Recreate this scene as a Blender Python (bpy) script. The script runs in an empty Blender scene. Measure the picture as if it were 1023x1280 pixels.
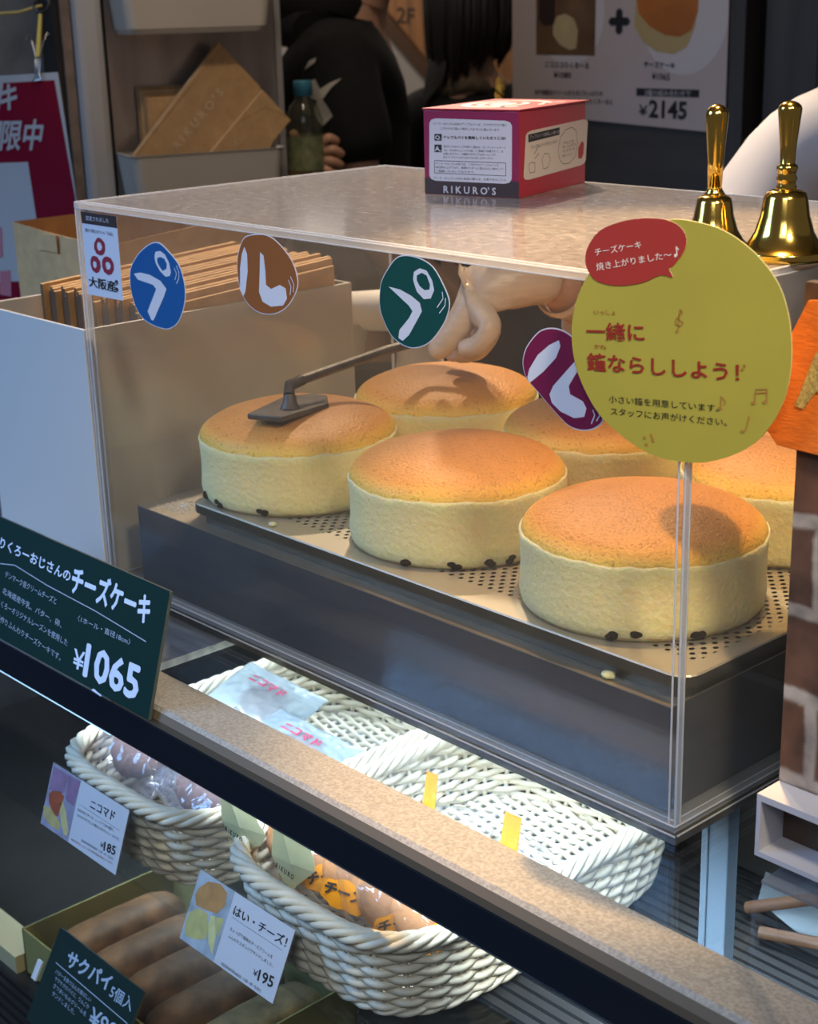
import bpy, bmesh, math, random
from mathutils import Vector, Matrix, noise
random.seed(7)
C = bpy.context.scene.collection
sc = bpy.context.scene
PI = math.pi

# ------------------------------------------------------------------ camera
cam_d = bpy.data.cameras.new('camera'); cam = bpy.data.objects.new('camera', cam_d); C.objects.link(cam)
cam_d.sensor_fit = 'VERTICAL'; cam_d.sensor_height = 36.0; cam_d.lens = 36.0 * 1944.07 / 1280
cam_d.clip_start = 0.02; cam_d.clip_end = 60
R_ = Vector((0.67581344, 0.73659777, -0.02645585)); U_ = Vector((-0.21258926, 0.22916281, 0.94988958)); F_ = Vector((-0.70574925, 0.63632392, -0.31146408))
cam.matrix_world = Matrix(((R_.x, U_.x, -F_.x, 1.2386), (R_.y, U_.y, -F_.y, -0.7257), (R_.z, U_.z, -F_.z, 0.5159), (0, 0, 0, 1)))
cam_d.dof.use_dof = True; cam_d.dof.focus_distance = 1.12; cam_d.dof.aperture_fstop = 13
sc.camera = cam

# ------------------------------------------------------------------ world, lamps, exposure
w = bpy.data.worlds.new('world'); sc.world = w; w.use_nodes = True
bg = w.node_tree.nodes['Background']; bg.inputs[0].default_value = (0.92, 0.86, 0.84, 1); bg.inputs[1].default_value = 0.09

def lamp(name, kind, loc, target, power, col, size=0.05, size_y=None, angle=None, blend=0.4):
    d = bpy.data.lights.new(name, kind); o = bpy.data.objects.new(name, d); C.objects.link(o)
    o.location = loc; d.energy = power; d.color = col
    o.rotation_euler = (Vector(target) - Vector(loc)).to_track_quat('-Z', 'Y').to_euler()
    if kind == 'AREA':
        d.size = size
        if size_y: d.shape = 'RECTANGLE'; d.size_y = size_y
    else: d.shadow_soft_size = size
    if kind == 'SPOT': d.spot_size = math.radians(angle); d.spot_blend = blend
    return o
lamp('key_spot', 'SPOT', (-0.50, 0.86, 1.50), (0.25, 0.16, 0.12), 190, (1.0, 0.78, 0.53), 0.03, angle=46, blend=0.5)
lamp('overhead_spot', 'SPOT', (0.55, 0.22, 1.55), (0.56, 0.10, 0.12), 225, (1.0, 0.60, 0.24), 0.02, angle=21, blend=0.6)
lamp('shop_spot', 'SPOT', (1.55, -0.42, 1.30), (0.45, 0.08, 0.12), 92, (1.0, 0.86, 0.62), 0.10, angle=34, blend=0.8)
lamp('bin_fill_spot', 'SPOT', (-0.15, 0.35, 1.6), (-0.72, 0.68, 0.36), 24, (1.0, 0.82, 0.62), 0.05, angle=26)  # added warm fill for the bins, not a known lamp
lamp('poster_fill_lamp', 'AREA', (-0.55, 0.75, 1.75), (-0.7, 1.35, 0.3), 5, (1.0, 0.80, 0.62), 0.5)  # added warm fill, unseen, aimed at the poster wall
lamp('concourse_daylight', 'AREA', (-1.0, -1.6, 1.3), (0.0, -0.05, -0.1), 8.5, (0.27, 0.54, 1.0), 1.0).data.spread = 1.15
lamp('cake_fill_spot', 'SPOT', (1.7, -1.5, 1.55), (0.52, 0.0, 0.10), 60, (0.95, 0.96, 1.0), 0.25, angle=25, blend=0.8)  # added fill for the cake sides, cone kept off the bag holder
lamp('concourse_lamp', 'AREA', (1.6, -1.6, 1.7), (0.45, 0.0, 0.1), 6, (0.85, 0.92, 1.0), 0.8)
for nm, y_, ty, pw in (('case_lamp', -0.082, 0.06, 5.0), ('basket_fill_rear', 0.245, 0.10, 2.6)):  # the rear one is an added fill for the basket insides
    lamp(nm, 'AREA', (0.45, y_, -0.032), (0.45, ty, -0.20), pw, (0.80, 0.92, 1.0), 1.5, 0.02).data.spread = 1.6

sc.view_settings.view_transform = 'Standard'; sc.view_settings.look = 'None'
sc.view_settings.exposure = 0.0; sc.view_settings.gamma = 1.0; sc.view_settings.use_curve_mapping = False
sc.cycles.use_denoising = True
sc.cycles.transparent_max_bounces = 40
sc.cycles.caustics_reflective = False; sc.cycles.caustics_refractive = False

# ------------------------------------------------------------------ materials
def new_mat(name):
    m = bpy.data.materials.new(name); m.use_nodes = True
    nt = m.node_tree; b = nt.nodes['Principled BSDF']; return m, nt, b
def mat(name, col, rough=0.5, metal=0.0, var=0.0, scale=40.0, bump=0.0, bscale=None, col2=None, coat=0.0, sub=0.0, emit=None, estr=0.0, stretch=None, spec=None, detail=4.0):
    m, nt, b = new_mat(name)
    b.inputs['Base Color'].default_value = (*col, 1); b.inputs['Roughness'].default_value = rough; b.inputs['Metallic'].default_value = metal
    if coat: b.inputs['Coat Weight'].default_value = coat; b.inputs['Coat Roughness'].default_value = 0.08
    if spec is not None: b.inputs['Specular IOR Level'].default_value = spec
    if sub: b.inputs['Subsurface Weight'].default_value = sub; b.inputs['Subsurface Radius'].default_value = (0.03, 0.019, 0.006); b.inputs['Subsurface Scale'].default_value = 0.7
    if emit: b.inputs['Emission Color'].default_value = (*emit, 1); b.inputs['Emission Strength'].default_value = estr
    tc = nt.nodes.new('ShaderNodeTexCoord'); src = tc.outputs['Object']
    if stretch:
        mp = nt.nodes.new('ShaderNodeMapping'); mp.inputs['Scale'].default_value = stretch; nt.links.new(src, mp.inputs[0]); src = mp.outputs[0]
    if var or col2:
        n = nt.nodes.new('ShaderNodeTexNoise'); n.inputs['Scale'].default_value = scale; n.inputs['Detail'].default_value = detail; nt.links.new(src, n.inputs['Vector'])
        r = nt.nodes.new('ShaderNodeValToRGB'); c2 = col2 or tuple(c * (1 - var) for c in col); c1 = col if col2 else tuple(min(1, c * (1 + var)) for c in col)
        r.color_ramp.elements[0].position = 0.32; r.color_ramp.elements[0].color = (*c2, 1); r.color_ramp.elements[1].position = 0.68; r.color_ramp.elements[1].color = (*c1, 1)
        nt.links.new(n.outputs['Fac'], r.inputs[0]); nt.links.new(r.outputs[0], b.inputs['Base Color'])
    if bump:
        n2 = nt.nodes.new('ShaderNodeTexNoise'); n2.inputs['Scale'].default_value = bscale or scale * 2; n2.inputs['Detail'].default_value = 6; nt.links.new(src, n2.inputs['Vector'])
        bp = nt.nodes.new('ShaderNodeBump'); bp.inputs['Strength'].default_value = bump; bp.inputs['Distance'].default_value = 0.002
        nt.links.new(n2.outputs['Fac'], bp.inputs['Height']); nt.links.new(bp.outputs[0], b.inputs['Normal'])
    return m
def clear(name, tint=(1, 1, 1), f0=0.04, rough=0.02, haze=0.0, hcol=(0.9, 0.9, 0.9), hnoise=None, maxr=1.0, bump=0.0, bscale=60, back=0.5):
    """a clear sheet: straight-through transmission, mirror-like at grazing angles, with an optional haze for dust, mist and painted edge highlights"""
    m = bpy.data.materials.new(name); m.use_nodes = True; nt = m.node_tree; nt.nodes.clear(); N = nt.nodes.new; L = nt.links.new
    out = N('ShaderNodeOutputMaterial'); tr = N('ShaderNodeBsdfTransparent'); tr.inputs[0].default_value = (*tint, 1)
    gl = N('ShaderNodeBsdfGlossy'); gl.inputs['Roughness'].default_value = rough
    geo = N('ShaderNodeNewGeometry'); dot = N('ShaderNodeVectorMath'); dot.operation = 'DOT_PRODUCT'
    L(geo.outputs['Incoming'], dot.inputs[0]); L(geo.outputs['Normal'], dot.inputs[1])
    def mth(op, a, b=None):
        n = N('ShaderNodeMath'); n.operation = op
        for i, v in enumerate((a, b)):
            if v is None: continue
            if isinstance(v, (int, float)): n.inputs[i].default_value = v
            else: L(v, n.inputs[i])
        return n.outputs[0]
    fac = mth('ADD', mth('MULTIPLY', mth('POWER', mth('SUBTRACT', 1.0, mth('ABSOLUTE', dot.outputs['Value'])), 5.0), maxr - f0), f0)
    mx = N('ShaderNodeMixShader'); L(fac, mx.inputs[0]); L(tr.outputs[0], mx.inputs[1]); L(gl.outputs[0], mx.inputs[2]); last = mx.outputs[0]
    if bump:
        tc = N('ShaderNodeTexCoord'); nz = N('ShaderNodeTexNoise'); nz.inputs['Scale'].default_value = bscale; L(tc.outputs['Object'], nz.inputs['Vector'])
        bp = N('ShaderNodeBump'); bp.inputs['Strength'].default_value = bump; bp.inputs['Distance'].default_value = 0.003; L(nz.outputs['Fac'], bp.inputs['Height']); L(bp.outputs[0], gl.inputs['Normal'])
    if haze:
        d1 = N('ShaderNodeBsdfDiffuse'); d1.inputs[0].default_value = (*hcol, 1); d2 = N('ShaderNodeBsdfTranslucent'); d2.inputs[0].default_value = (*hcol, 1); df = N('ShaderNodeMixShader'); df.inputs[0].default_value = back; L(d1.outputs[0], df.inputs[1]); L(d2.outputs[0], df.inputs[2]); m2 = N('ShaderNodeMixShader')
        if hnoise:
            tc = N('ShaderNodeTexCoord'); nz = N('ShaderNodeTexNoise'); nz.inputs['Scale'].default_value = hnoise; nz.inputs['Detail'].default_value = 8; L(tc.outputs['Object'], nz.inputs['Vector'])
            L(mth('MULTIPLY', nz.outputs['Fac'], haze * 2), m2.inputs[0])
        else: m2.inputs[0].default_value = haze
        L(last, m2.inputs[1]); L(df.outputs[0], m2.inputs[2]); last = m2.outputs[0]
    L(last, out.inputs[0]); return m

# ------------------------------------------------------------------ mesh helpers
TEXT_CACHE = {}
def glyphs(s, weight=0.0):
    if (s, weight) not in TEXT_CACHE:
        cu = bpy.data.curves.new('lettering', 'FONT'); cu.body = s; cu.resolution_u = 2; cu.offset = weight
        o = bpy.data.objects.new('lettering', cu); C.objects.link(o)
        dg = bpy.context.evaluated_depsgraph_get(); me = bpy.data.meshes.new_from_object(o.evaluated_get(dg))
        TEXT_CACHE[(s, weight)] = ([tuple(v.co[:2]) for v in me.vertices], [tuple(p.vertices) for p in me.polygons])
        bpy.data.objects.remove(o); bpy.data.curves.remove(cu); bpy.data.meshes.remove(me)
    return TEXT_CACHE[(s, weight)]
class Frame:
    """a plane in the place: origin o (m), unit axes u and v, normal n"""
    def __init__(s, o, u, v):
        s.o = Vector(o); s.u = Vector(u).normalized(); v = Vector(v); s.v = (v - s.u * v.dot(s.u)).normalized(); s.n = s.u.cross(s.v)
    def __call__(s, a, b, c=0.0): return s.o + s.u * (a / 1000) + s.v * (b / 1000) + s.n * (c / 1000)
class MB:
    def __init__(s): s.v = []; s.f = []; s.m = []; s.s = []
    def add(s, verts, faces, mi=0, smooth=False):
        k = len(s.v); s.v += [Vector(p) for p in verts]
        for i, f in enumerate(faces):
            s.f.append(tuple(j + k for j in f)); s.m.append(mi[i] if isinstance(mi, (list, tuple)) else mi); s.s.append(smooth)
        return s
    def box(s, lo, hi, mi=0, rot=None, org=None):
        x0, y0, z0 = lo; x1, y1, z1 = hi
        vs = [Vector(p) for p in ((x0, y0, z0), (x1, y0, z0), (x1, y1, z0), (x0, y1, z0), (x0, y0, z1), (x1, y0, z1), (x1, y1, z1), (x0, y1, z1))]
        if rot is not None: o = Vector(org or (0, 0, 0)); vs = [rot @ (p - o) + o for p in vs]
        # faces: bottom, top, front(-y), right(+x), back(+y), left(-x)
        return s.add(vs, [(3, 2, 1, 0), (4, 5, 6, 7), (0, 1, 5, 4), (1, 2, 6, 5), (2, 3, 7, 6), (3, 0, 4, 7)], mi)
    def fbox(s, P, a0, a1, b0, b1, c0, c1, mi=0):
        vs = [P(a, b, c) for c in (c0, c1) for a, b in ((a0, b0), (a1, b0), (a1, b1), (a0, b1))]
        return s.add(vs, [(3, 2, 1, 0), (4, 5, 6, 7), (0, 1, 5, 4), (1, 2, 6, 5), (2, 3, 7, 6), (3, 0, 4, 7)], mi)
    def prism(s, poly, P, c0=0.0, c1=0.5, mi=0, side=None):
        n = len(poly); ar = sum(poly[i][0] * poly[(i + 1) % n][1] - poly[(i + 1) % n][0] * poly[i][1] for i in range(n))
        if ar < 0: poly = list(poly)[::-1]
        vs = [P(a, b, c0) for a, b in poly] + [P(a, b, c1) for a, b in poly]
        sm = mi if side is None else side
        return s.add(vs, [tuple(range(n))[::-1], tuple(range(n, 2 * n))] + [(i, (i + 1) % n, n + (i + 1) % n, n + i) for i in range(n)], [sm, mi] + [sm] * n)
    def ring(s, outer, inner, P, c, mi=0):
        k = 40
        def rs(poly):
            cx = sum(p[0] for p in poly) / len(poly); cy = sum(p[1] for p in poly) / len(poly); o = []
            poly = sorted(poly, key=lambda p: math.atan2(p[1] - cy, p[0] - cx)); ang = [math.atan2(p[1] - cy, p[0] - cx) for p in poly]
            for i in range(k):
                t = -PI + 2 * PI * i / k; j = 0
                while j < len(ang) and ang[j] < t: j += 1
                a, b = poly[j - 1], poly[j % len(poly)]; ta, tb = ang[j - 1], ang[j % len(ang)]
                if j == 0: ta -= 2 * PI
                if j == len(ang): tb += 2 * PI
                q = 0 if tb == ta else (t - ta) / (tb - ta); o.append((a[0] + (b[0] - a[0]) * q, a[1] + (b[1] - a[1]) * q))
            return o
        A, B = rs(outer), rs(inner)
        return s.add([P(a, b, c) for a, b in A] + [P(a, b, c) for a, b in B], [(i, (i + 1) % k, k + (i + 1) % k, k + i) for i in range(k)], mi)
    def circle(s, P, cx, cy, r, c, mi=0, ry=None, n=40):
        return s.add([P(cx + r * math.cos(2 * PI * i / n), cy + (ry or r) * math.sin(2 * PI * i / n), c) for i in range(n)], [tuple(range(n))], mi)
    def strokes(s, pts, P, c, wd, mi=0):
        for i in range(len(pts) - 1):
            (x0, y0), (x1, y1) = pts[i], pts[i + 1]; l = math.hypot(x1 - x0, y1 - y0) or 1; nx, ny = -(y1 - y0) / l * wd / 2, (x1 - x0) / l * wd / 2
            s.add([P(x0 - nx, y0 - ny, c), P(x1 - nx, y1 - ny, c), P(x1 + nx, y1 + ny, c), P(x0 + nx, y0 + ny, c)], [(0, 1, 2, 3)], mi)
        return s
    def text(s, t, P, c=0.3, mi=0):
        st, p0, p1, hh, col, wt = t; vs, fs = glyphs(st, min(wt, 0.008)); ex_ = max(0.0, wt - 0.008)
        if not vs: return s
        x0 = min(v[0] for v in vs); x1 = max(v[0] for v in vs); y0 = min(v[1] for v in vs); y1 = max(v[1] for v in vs)
        if not all(ord(ch) < 256 for ch in st) and len(st) > 1: y0, y1 = min(y0, -0.06), max(y1, 0.80)
        dx, dy = p1[0] - p0[0], p1[1] - p0[1]; l = math.hypot(dx, dy); ex, ey = dx / l, dy / l; sx = l / (x1 - x0); sy = hh / (y1 - y0)
        for qi, (qx, qy) in enumerate(((0, 0),) if not ex_ else ((0, 0), (ex_, 0), (-ex_, 0), (0, ex_), (0, -ex_))):
            o = []
            for a, b in vs:
                a = (a + qx - x0) * sx; b = (b + qy - y0) * sy; o.append(P(p0[0] + ex * a - ey * b, p0[1] + ey * a + ex * b, c + qi * .05))
            s.add(o, fs, mi)
        return s
    def tube(s, path, r, seg=8, mi=0, closed=False, caps=True, flat=1.0, up=None):
        n = len(path); path = [Vector(p) for p in path]; vs = []; ref = Vector(up) if up else None; prev = None
        for i, p in enumerate(path):
            a = path[(i - 1) % n] if (closed or i > 0) else p; b = path[(i + 1) % n] if (closed or i < n - 1) else p
            t = (b - a).normalized()
            if prev is None: x = t.orthogonal().normalized() if ref is None else (ref - t * ref.dot(t)).normalized()
            else: x = (prev - t * prev.dot(t)).normalized()
            if ref is not None: x = (ref - t * ref.dot(t)).normalized()
            prev = x; y = t.cross(x); rr = r[i] if isinstance(r, (list, tuple)) else r
            vs += [p + (x * math.cos(2 * PI * j / seg) * flat + y * math.sin(2 * PI * j / seg)) * rr for j in range(seg)]
        fs = [(i * seg + j, i * seg + (j + 1) % seg, ((i + 1) % n) * seg + (j + 1) % seg, ((i + 1) % n) * seg + j) for i in range(n if closed else n - 1) for j in range(seg)]
        s.add(vs, fs, mi, True)
        if caps and not closed: s.add(vs[:seg], [tuple(range(seg))[::-1]], mi); s.add(vs[-seg:], [tuple(range(seg))], mi)
        return s
    def lathe(s, prof, seg=48, mi=0, c=(0, 0, 0), smooth=True, fn=None):
        vs = []; n = len(prof); c = Vector(c)
        for r, z in prof:
            for j in range(seg):
                t = 2 * PI * j / seg; p = Vector((r * math.cos(t), r * math.sin(t), z))
                if fn: p = fn(p)
                vs.append(c + p)
        fs = [(i * seg + j, i * seg + (j + 1) % seg, (i + 1) * seg + (j + 1) % seg, (i + 1) * seg + j) for i in range(n - 1) for j in range(seg)]
        return s.add(vs, fs, mi, smooth)
    def ball(s, c, r, mi=0, seg=16, rings=10, rot=None, fn=None):
        if isinstance(r, (int, float)): r = (r, r, r)
        vs = []; c = Vector(c)
        for i in range(rings + 1):
            a = PI * i / rings
            for j in range(seg):
                b = 2 * PI * j / seg; p = Vector((math.sin(a) * math.cos(b) * r[0], math.sin(a) * math.sin(b) * r[1], -math.cos(a) * r[2]))
                if fn: p = fn(p)
                vs.append(c + (rot @ p if rot else p))
        return s.add(vs, [(i * seg + j, i * seg + (j + 1) % seg, (i + 1) * seg + (j + 1) % seg, (i + 1) * seg + j) for i in range(rings) for j in range(seg)], mi, True)
    def grid(s, fn, nu, nv, mi=0, smooth=True):
        vs = [fn(i / nu, j / nv) for j in range(nv + 1) for i in range(nu + 1)]; k = nu + 1
        return s.add(vs, [(j * k + i, j * k + i + 1, (j + 1) * k + i + 1, (j + 1) * k + i) for j in range(nv) for i in range(nu)], mi, smooth)
    def build(s, name, mats, parent=None, bevel=0.0, world=True, sub=0, solid=0.0):
        """one mesh object; coordinates are given in the world unless world is False, then in the parent's own frame"""
        me = bpy.data.meshes.new(name); vs = s.v
        if parent is not None and world:
            off = Vector((0, 0, 0)); q = parent
            while q is not None: off = off + q.location; q = q.parent
            vs = [v - off for v in vs]
        me.from_pydata([tuple(v) for v in vs], [], s.f)
        for m_ in (mats if isinstance(mats, (list, tuple)) else [mats]): me.materials.append(m_)
        me.polygons.foreach_set('material_index', s.m); me.polygons.foreach_set('use_smooth', s.s); me.update()
        o = bpy.data.objects.new(name, me); C.objects.link(o); o.parent = parent
        if solid: md = o.modifiers.new('solid', 'SOLIDIFY'); md.thickness = solid; md.offset = 0
        if bevel: md = o.modifiers.new('bevel', 'BEVEL'); md.width = bevel; md.segments = 2; md.limit_method = 'ANGLE'; md.angle_limit = math.radians(40)
        if sub: md = o.modifiers.new('sub', 'SUBSURF'); md.levels = sub; md.render_levels = sub
        return o
def tag(o, label, cat, group=None):
    o['label'] = label; o['category'] = cat
    if group: o['group'] = group
    return o
def thing(name, label, cat, loc=(0, 0, 0), group=None, rz=0.0):
    o = bpy.data.objects.new(name, None); C.objects.link(o); o.location = loc; o.rotation_euler = (0, 0, rz); o.empty_display_size = 0.02
    return tag(o, label, cat, group)
def structure(o): o['kind'] = 'structure'; return o
def part_label(o, t): o['label'] = t; return o
def copy_thing(root, loc, label, rz=None):
    r = root.copy(); C.objects.link(r); r.location = loc; r['label'] = label
    if rz is not None: r.rotation_euler = (0, 0, rz)
    for ch in list(root.children):
        c = ch.copy(); C.objects.link(c); c.parent = r
        for g in list(ch.children): d = g.copy(); C.objects.link(d); d.parent = c
    return r
def skin(name, joints, edges, m, parent, sub=2, extra=None):
    """one continuous body grown round a skeleton: joints = (x, y, z, radius[, radius2]) in the world"""
    off = Vector((0, 0, 0)); q = parent
    while q is not None: off = off + q.location; q = q.parent
    me = bpy.data.meshes.new(name); me.from_pydata([tuple(Vector(j[:3]) - off) for j in joints], edges, []); o = bpy.data.objects.new(name, me); C.objects.link(o)
    md = o.modifiers.new('skin', 'SKIN'); md.use_smooth_shade = True
    for i, j in enumerate(joints):
        sv = me.skin_vertices[0].data[i]; sv.radius = (j[3], j[4] if len(j) > 4 else j[3]); sv.use_root = (i == 0)
    md = o.modifiers.new('sub', 'SUBSURF'); md.levels = sub; md.render_levels = sub
    dg = bpy.context.evaluated_depsgraph_get(); dg.update(); m2 = bpy.data.meshes.new_from_object(o.evaluated_get(dg)); bpy.data.objects.remove(o)
    m2.materials.clear(); m2.materials.append(m); r = bpy.data.objects.new(name, m2); C.objects.link(r); r.parent = parent; m2.name = name
    for p in m2.polygons: p.use_smooth = True; p.material_index = 0
    return r
XZ = Frame((0, -0.0006, 0), (1, 0, 0), (0, 0, 1))
# traced outlines and lettering, in millimetres on the plane of the thing they belong to
BLUE = {'o':((125.5,329.4),(134.2,329),(144.7,323.8),(157.3,315.3),(163.5,303.8),(164.7,290.7),(160.2,277.9),(151,265.9),(140.7,260),(131.6,257.8),(115.7,258.3),(99.9,261.9),(90,269.4),(84.3,281),(82.8,293.1),(86,304.6),(98.7,317),(114.4,325.9)),'w':(((89.9,300),(100.2,302.1),(114.5,301.6),(130,298.2),(138.3,292.2),(133.4,284.7),(114.8,262.5),(111.7,262.4),(106.9,269.4),(122.8,290.4),(118.7,293.5),(95.6,295.5)),),'ring':(((126.3,322.4),(133.4,323.7),(140.1,321.4),(145.3,315.1),(147.2,306.9),(144.7,303.7),(138.4,302.6),(131.1,306.3),(124.9,312.6),(124,318.4)),((128.2,317.3),(132.7,318.5),(138.7,317.7),(142.1,313.3),(140.5,309.2),(134.7,307.1),(130.7,310.2),(127.7,313.8))),'l':(((155.4,313.7),(158.9,308.2),(158,303.2),(153.9,298.4)),((152.2,311.4),(155,306.8),(152.1,301.4)))}
ORANGE = {'o':((241.6,326),(246.4,337.3),(252.4,344.5),(262.9,347.8),(280.5,349.1),(295,344.3),(308.9,333.9),(315.1,322.9),(314.7,312.4),(304,299.3),(290.5,291.5),(275,288.3),(259.7,289.9),(246.9,298),(241.5,311)),'w':(((251.8,337.8),(254.8,332.7),(254.4,319.2),(249.6,302.4),(247,298.8),(242.9,303),(244.7,320.9),(248.1,332)),((271.9,335.6),(276,333.4),(277.1,321.5),(277,310.9),(283.3,308.4),(294.4,312.8),(301.5,310.9),(302.6,303.1),(297.4,297.2),(282.1,294.5),(271.4,297.3),(267.7,304.4),(270.1,320.8))),'ring':None,'l':(((305.5,317.9),(308.4,313),(306.6,306.2)),((308.2,320.8),(312,315.2),(310.6,308.8)))}
GREEN = {'o':((410.3,317.8),(412.9,328.1),(419.3,336.8),(428.5,345.6),(438.9,348.8),(453.2,348),(465.7,343.5),(475.1,333),(480.9,322.1),(478.7,312.1),(471.4,301.5),(459.8,291),(446.6,285.8),(434.9,285.5),(421.7,290.8),(413.7,301),(410.5,308.7)),'w':(((420.3,325.4),(432.1,324.7),(443.6,321.6),(452.1,317.7),(454.2,312),(450.3,306.6),(440.2,293.3),(433.5,288.4),(429.1,289.8),(430.2,295.6),(440.6,305.4),(444.6,310.9),(441,314.4),(433.3,318.5)),),'ring':(((447.1,338.7),(452.9,341.8),(460,341),(465.4,334.8),(467.2,328.2),(463.6,322),(456.5,320.8),(449.5,325.3),(446,332.7)),((449.9,336.5),(455.1,338.9),(459.9,337.5),(463.1,331.7),(462.4,328.1),(457.6,327.1),(452.5,329.5),(449.8,333.1))),'l':(((475,328.1),(475.7,323.4),(469.6,316.5)),((478.2,324.1),(477.5,318.8),(471.7,312.8)))}
MAGENTA = {'o':((550.6,289.5),(552.4,297.2),(556.2,303.3),(564.9,311.9),(574.7,315.4),(585.5,315),(595,310.5),(603.4,299.1),(609.4,285.5),(615.4,273.8),(618.5,264.3),(613.3,257.9),(602.7,254.1),(590.7,254.8),(578.5,262),(563.6,272.7),(553.6,280.5)),'w':(((581.9,309.1),(583.2,305.3),(579.6,297.4),(568.6,286.6),(556.1,277.1),(554.4,280.6),(556.1,286.5),(563.7,297),(573.5,304.8)),((595.2,297),(597.6,291),(590.5,280.7),(591.8,275.4),(602.5,272.6),(605.6,268.5),(603.8,262.7),(595.5,260.3),(583.4,262.8),(576,267.2),(574,272.5),(577.2,278.6),(585.7,287.3))),'ring':None,'l':(((610.8,268.5),(612.5,265.1),(609.7,259.1)),((615.5,268.3),(616.7,265.8),(613.9,261.7)))}
OSAKA = {'o':((10.5,347.2),(68.8,347.4),(68.3,274),(10,273)),'strip':((10.5,347.2),(68.8,347.4),(68.7,337.1),(11.1,336.9)),'rings':((((36.7,326.5),(41.3,325.7),(46.5,322.2),(46.1,316),(43,312.1),(37.9,310.6),(31.3,311.5),(28.1,315.9),(28.9,320.6),(33.5,325)),((36.1,322.8),(40.1,321.6),(41.9,318.2),(39.7,315.6),(35.7,314.5),(32.8,317.4),(33.2,320.5))),(((25.7,309.4),(31.8,309),(36.1,305.3),(36.1,299.5),(32.5,295.5),(27.4,294),(21.8,296),(19.7,301),(20.4,305.3),(22.9,308.1)),((25.7,305),(29.4,303.9),(30,300.5),(27.1,298.1),(24,299.4),(23.3,302.4))),(((48.5,310.9),(54.1,310.1),(58.2,305.9),(57.7,300.2),(53.8,296),(47.8,294.3),(41.4,296.5),(38.8,301.9),(40.2,307.2),(43.9,309.9)),((47.8,306.4),(52,305.5),(53.4,302.3),(51.1,299.8),(46.6,299.1),(44.7,302.5),(45,304.8)))),'ov':((((57.6,289.9),(60.1,291.5),(62.6,290.9),(62.6,288.4),(60.1,286.5),(57.5,287.3)),),(((56.5,283),(59,284.9),(62,284.2),(62,281.8),(59,280),(56.7,280.8)),)),'text':(('認定されました',(19.1,340.2),(56.6,340.4),4,0,0),('豊かな郷土のたいら「丸品」',(16,329.7),(61.3,329.8),3.3,1,0),('大阪産',(14.3,280.6),(58.6,280.2),9.7,1,0.01),('も',(57.6,287),(62,286.9),2.5,0,0),('ん',(57,280.4),(61.4,280.3),2.6,0,0))}
DISC = {'o':((-9.9,73.2),(7.8,72.1),(22.1,68.7),(36.4,61.2),(47.5,52.1),(57.2,40.2),(63.2,25.1),(66.1,8.3),(66.1,-9.1),(62.8,-25.6),(55.1,-41.6),(44.7,-53.7),(30.6,-62.7),(12.8,-69.1),(-5.7,-70.7),(-23,-68.6),(-40.7,-60.8),(-57,-49.5),(-68.9,-33.4),(-75.8,-16.6),(-77.8,2.1),(-74.8,19.6),(-66.9,35.7),(-54.8,49.6),(-41.3,60.2),(-26.3,68.5)),'b':((-68.3,45.5),(-66.3,54),(-58.5,63.6),(-44.8,69.6),(-29.7,72.7),(-14.8,72.9),(-5,69.1),(-1,62.9),(-2.1,55.6),(-8.3,47.1),(-11.6,44.7),(-9.1,39.7),(-17.2,40.5),(-28.8,35.1),(-45.9,31.7),(-59.9,33.3),(-66.1,38.9)),'text':(('チーズケーキ',(-60.9,48.4),(-29.6,55.4),4.5,0,0),('焼き上がりました〜',(-59.9,39.7),(-9.6,51),4.5,0,0),('いっしょ',(-61.7,12.8),(-47,13.9),3.1,1,0),('一緒に',(-66.5,-3.3),(-26.7,0),10.9,1,0.02),('かね',(-61.5,-8.1),(-52.9,-7.8),2.8,1,0),('鐘ならししよう！',(-66,-21.9),(35.4,-16.7),10.8,1,0.02),('小さい鐘を用意しています。',(-50.6,-40.6),(23.4,-36.6),4.7,2,0.004),('スタッフにお声がけください。',(-49.1,-48.1),(28.9,-44.4),4.8,2,0.004)),'notes':(((45.4,-28.2),(46,-20.1),(52.8,-19),(52.9,-26.7)),((46.1,-22.2),(52.9,-21)),((24.6,-34.5),(24.3,-26.9),(27.3,-29.6),(26.9,-31.6)),((40.8,-45.1),(42.6,-36.1)),((-5,8.1),(-3.8,21.7),(-2.1,20),(-6.2,15.5),(-6.5,12.4),(-3.1,11.6),(-1.6,14.1),(-4.6,15.6)),((37.6,-9.3),(38,-6.3),(39.1,-7.6)),((-6.4,52.7),(-7.2,57.8),(-5.5,56.1))),'heads':((44.8,-28.3),(51.8,-26.9),(24,-34.1),(38.9,-46),(-5.4,8.3),(37.2,-9.3),(-7.5,52.6)),'dash':(((-21.9,-56.5),(-20.5,-56),(-18.6,-60.8),(-20,-61.5)),((-26.7,-58.8),(-24.9,-58.2),(-24.4,-59.9),(-26.1,-60.5)),((-25.2,-62.9),(-23.5,-62.3),(-22.9,-64.1),(-24.6,-64.7)))}
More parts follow.
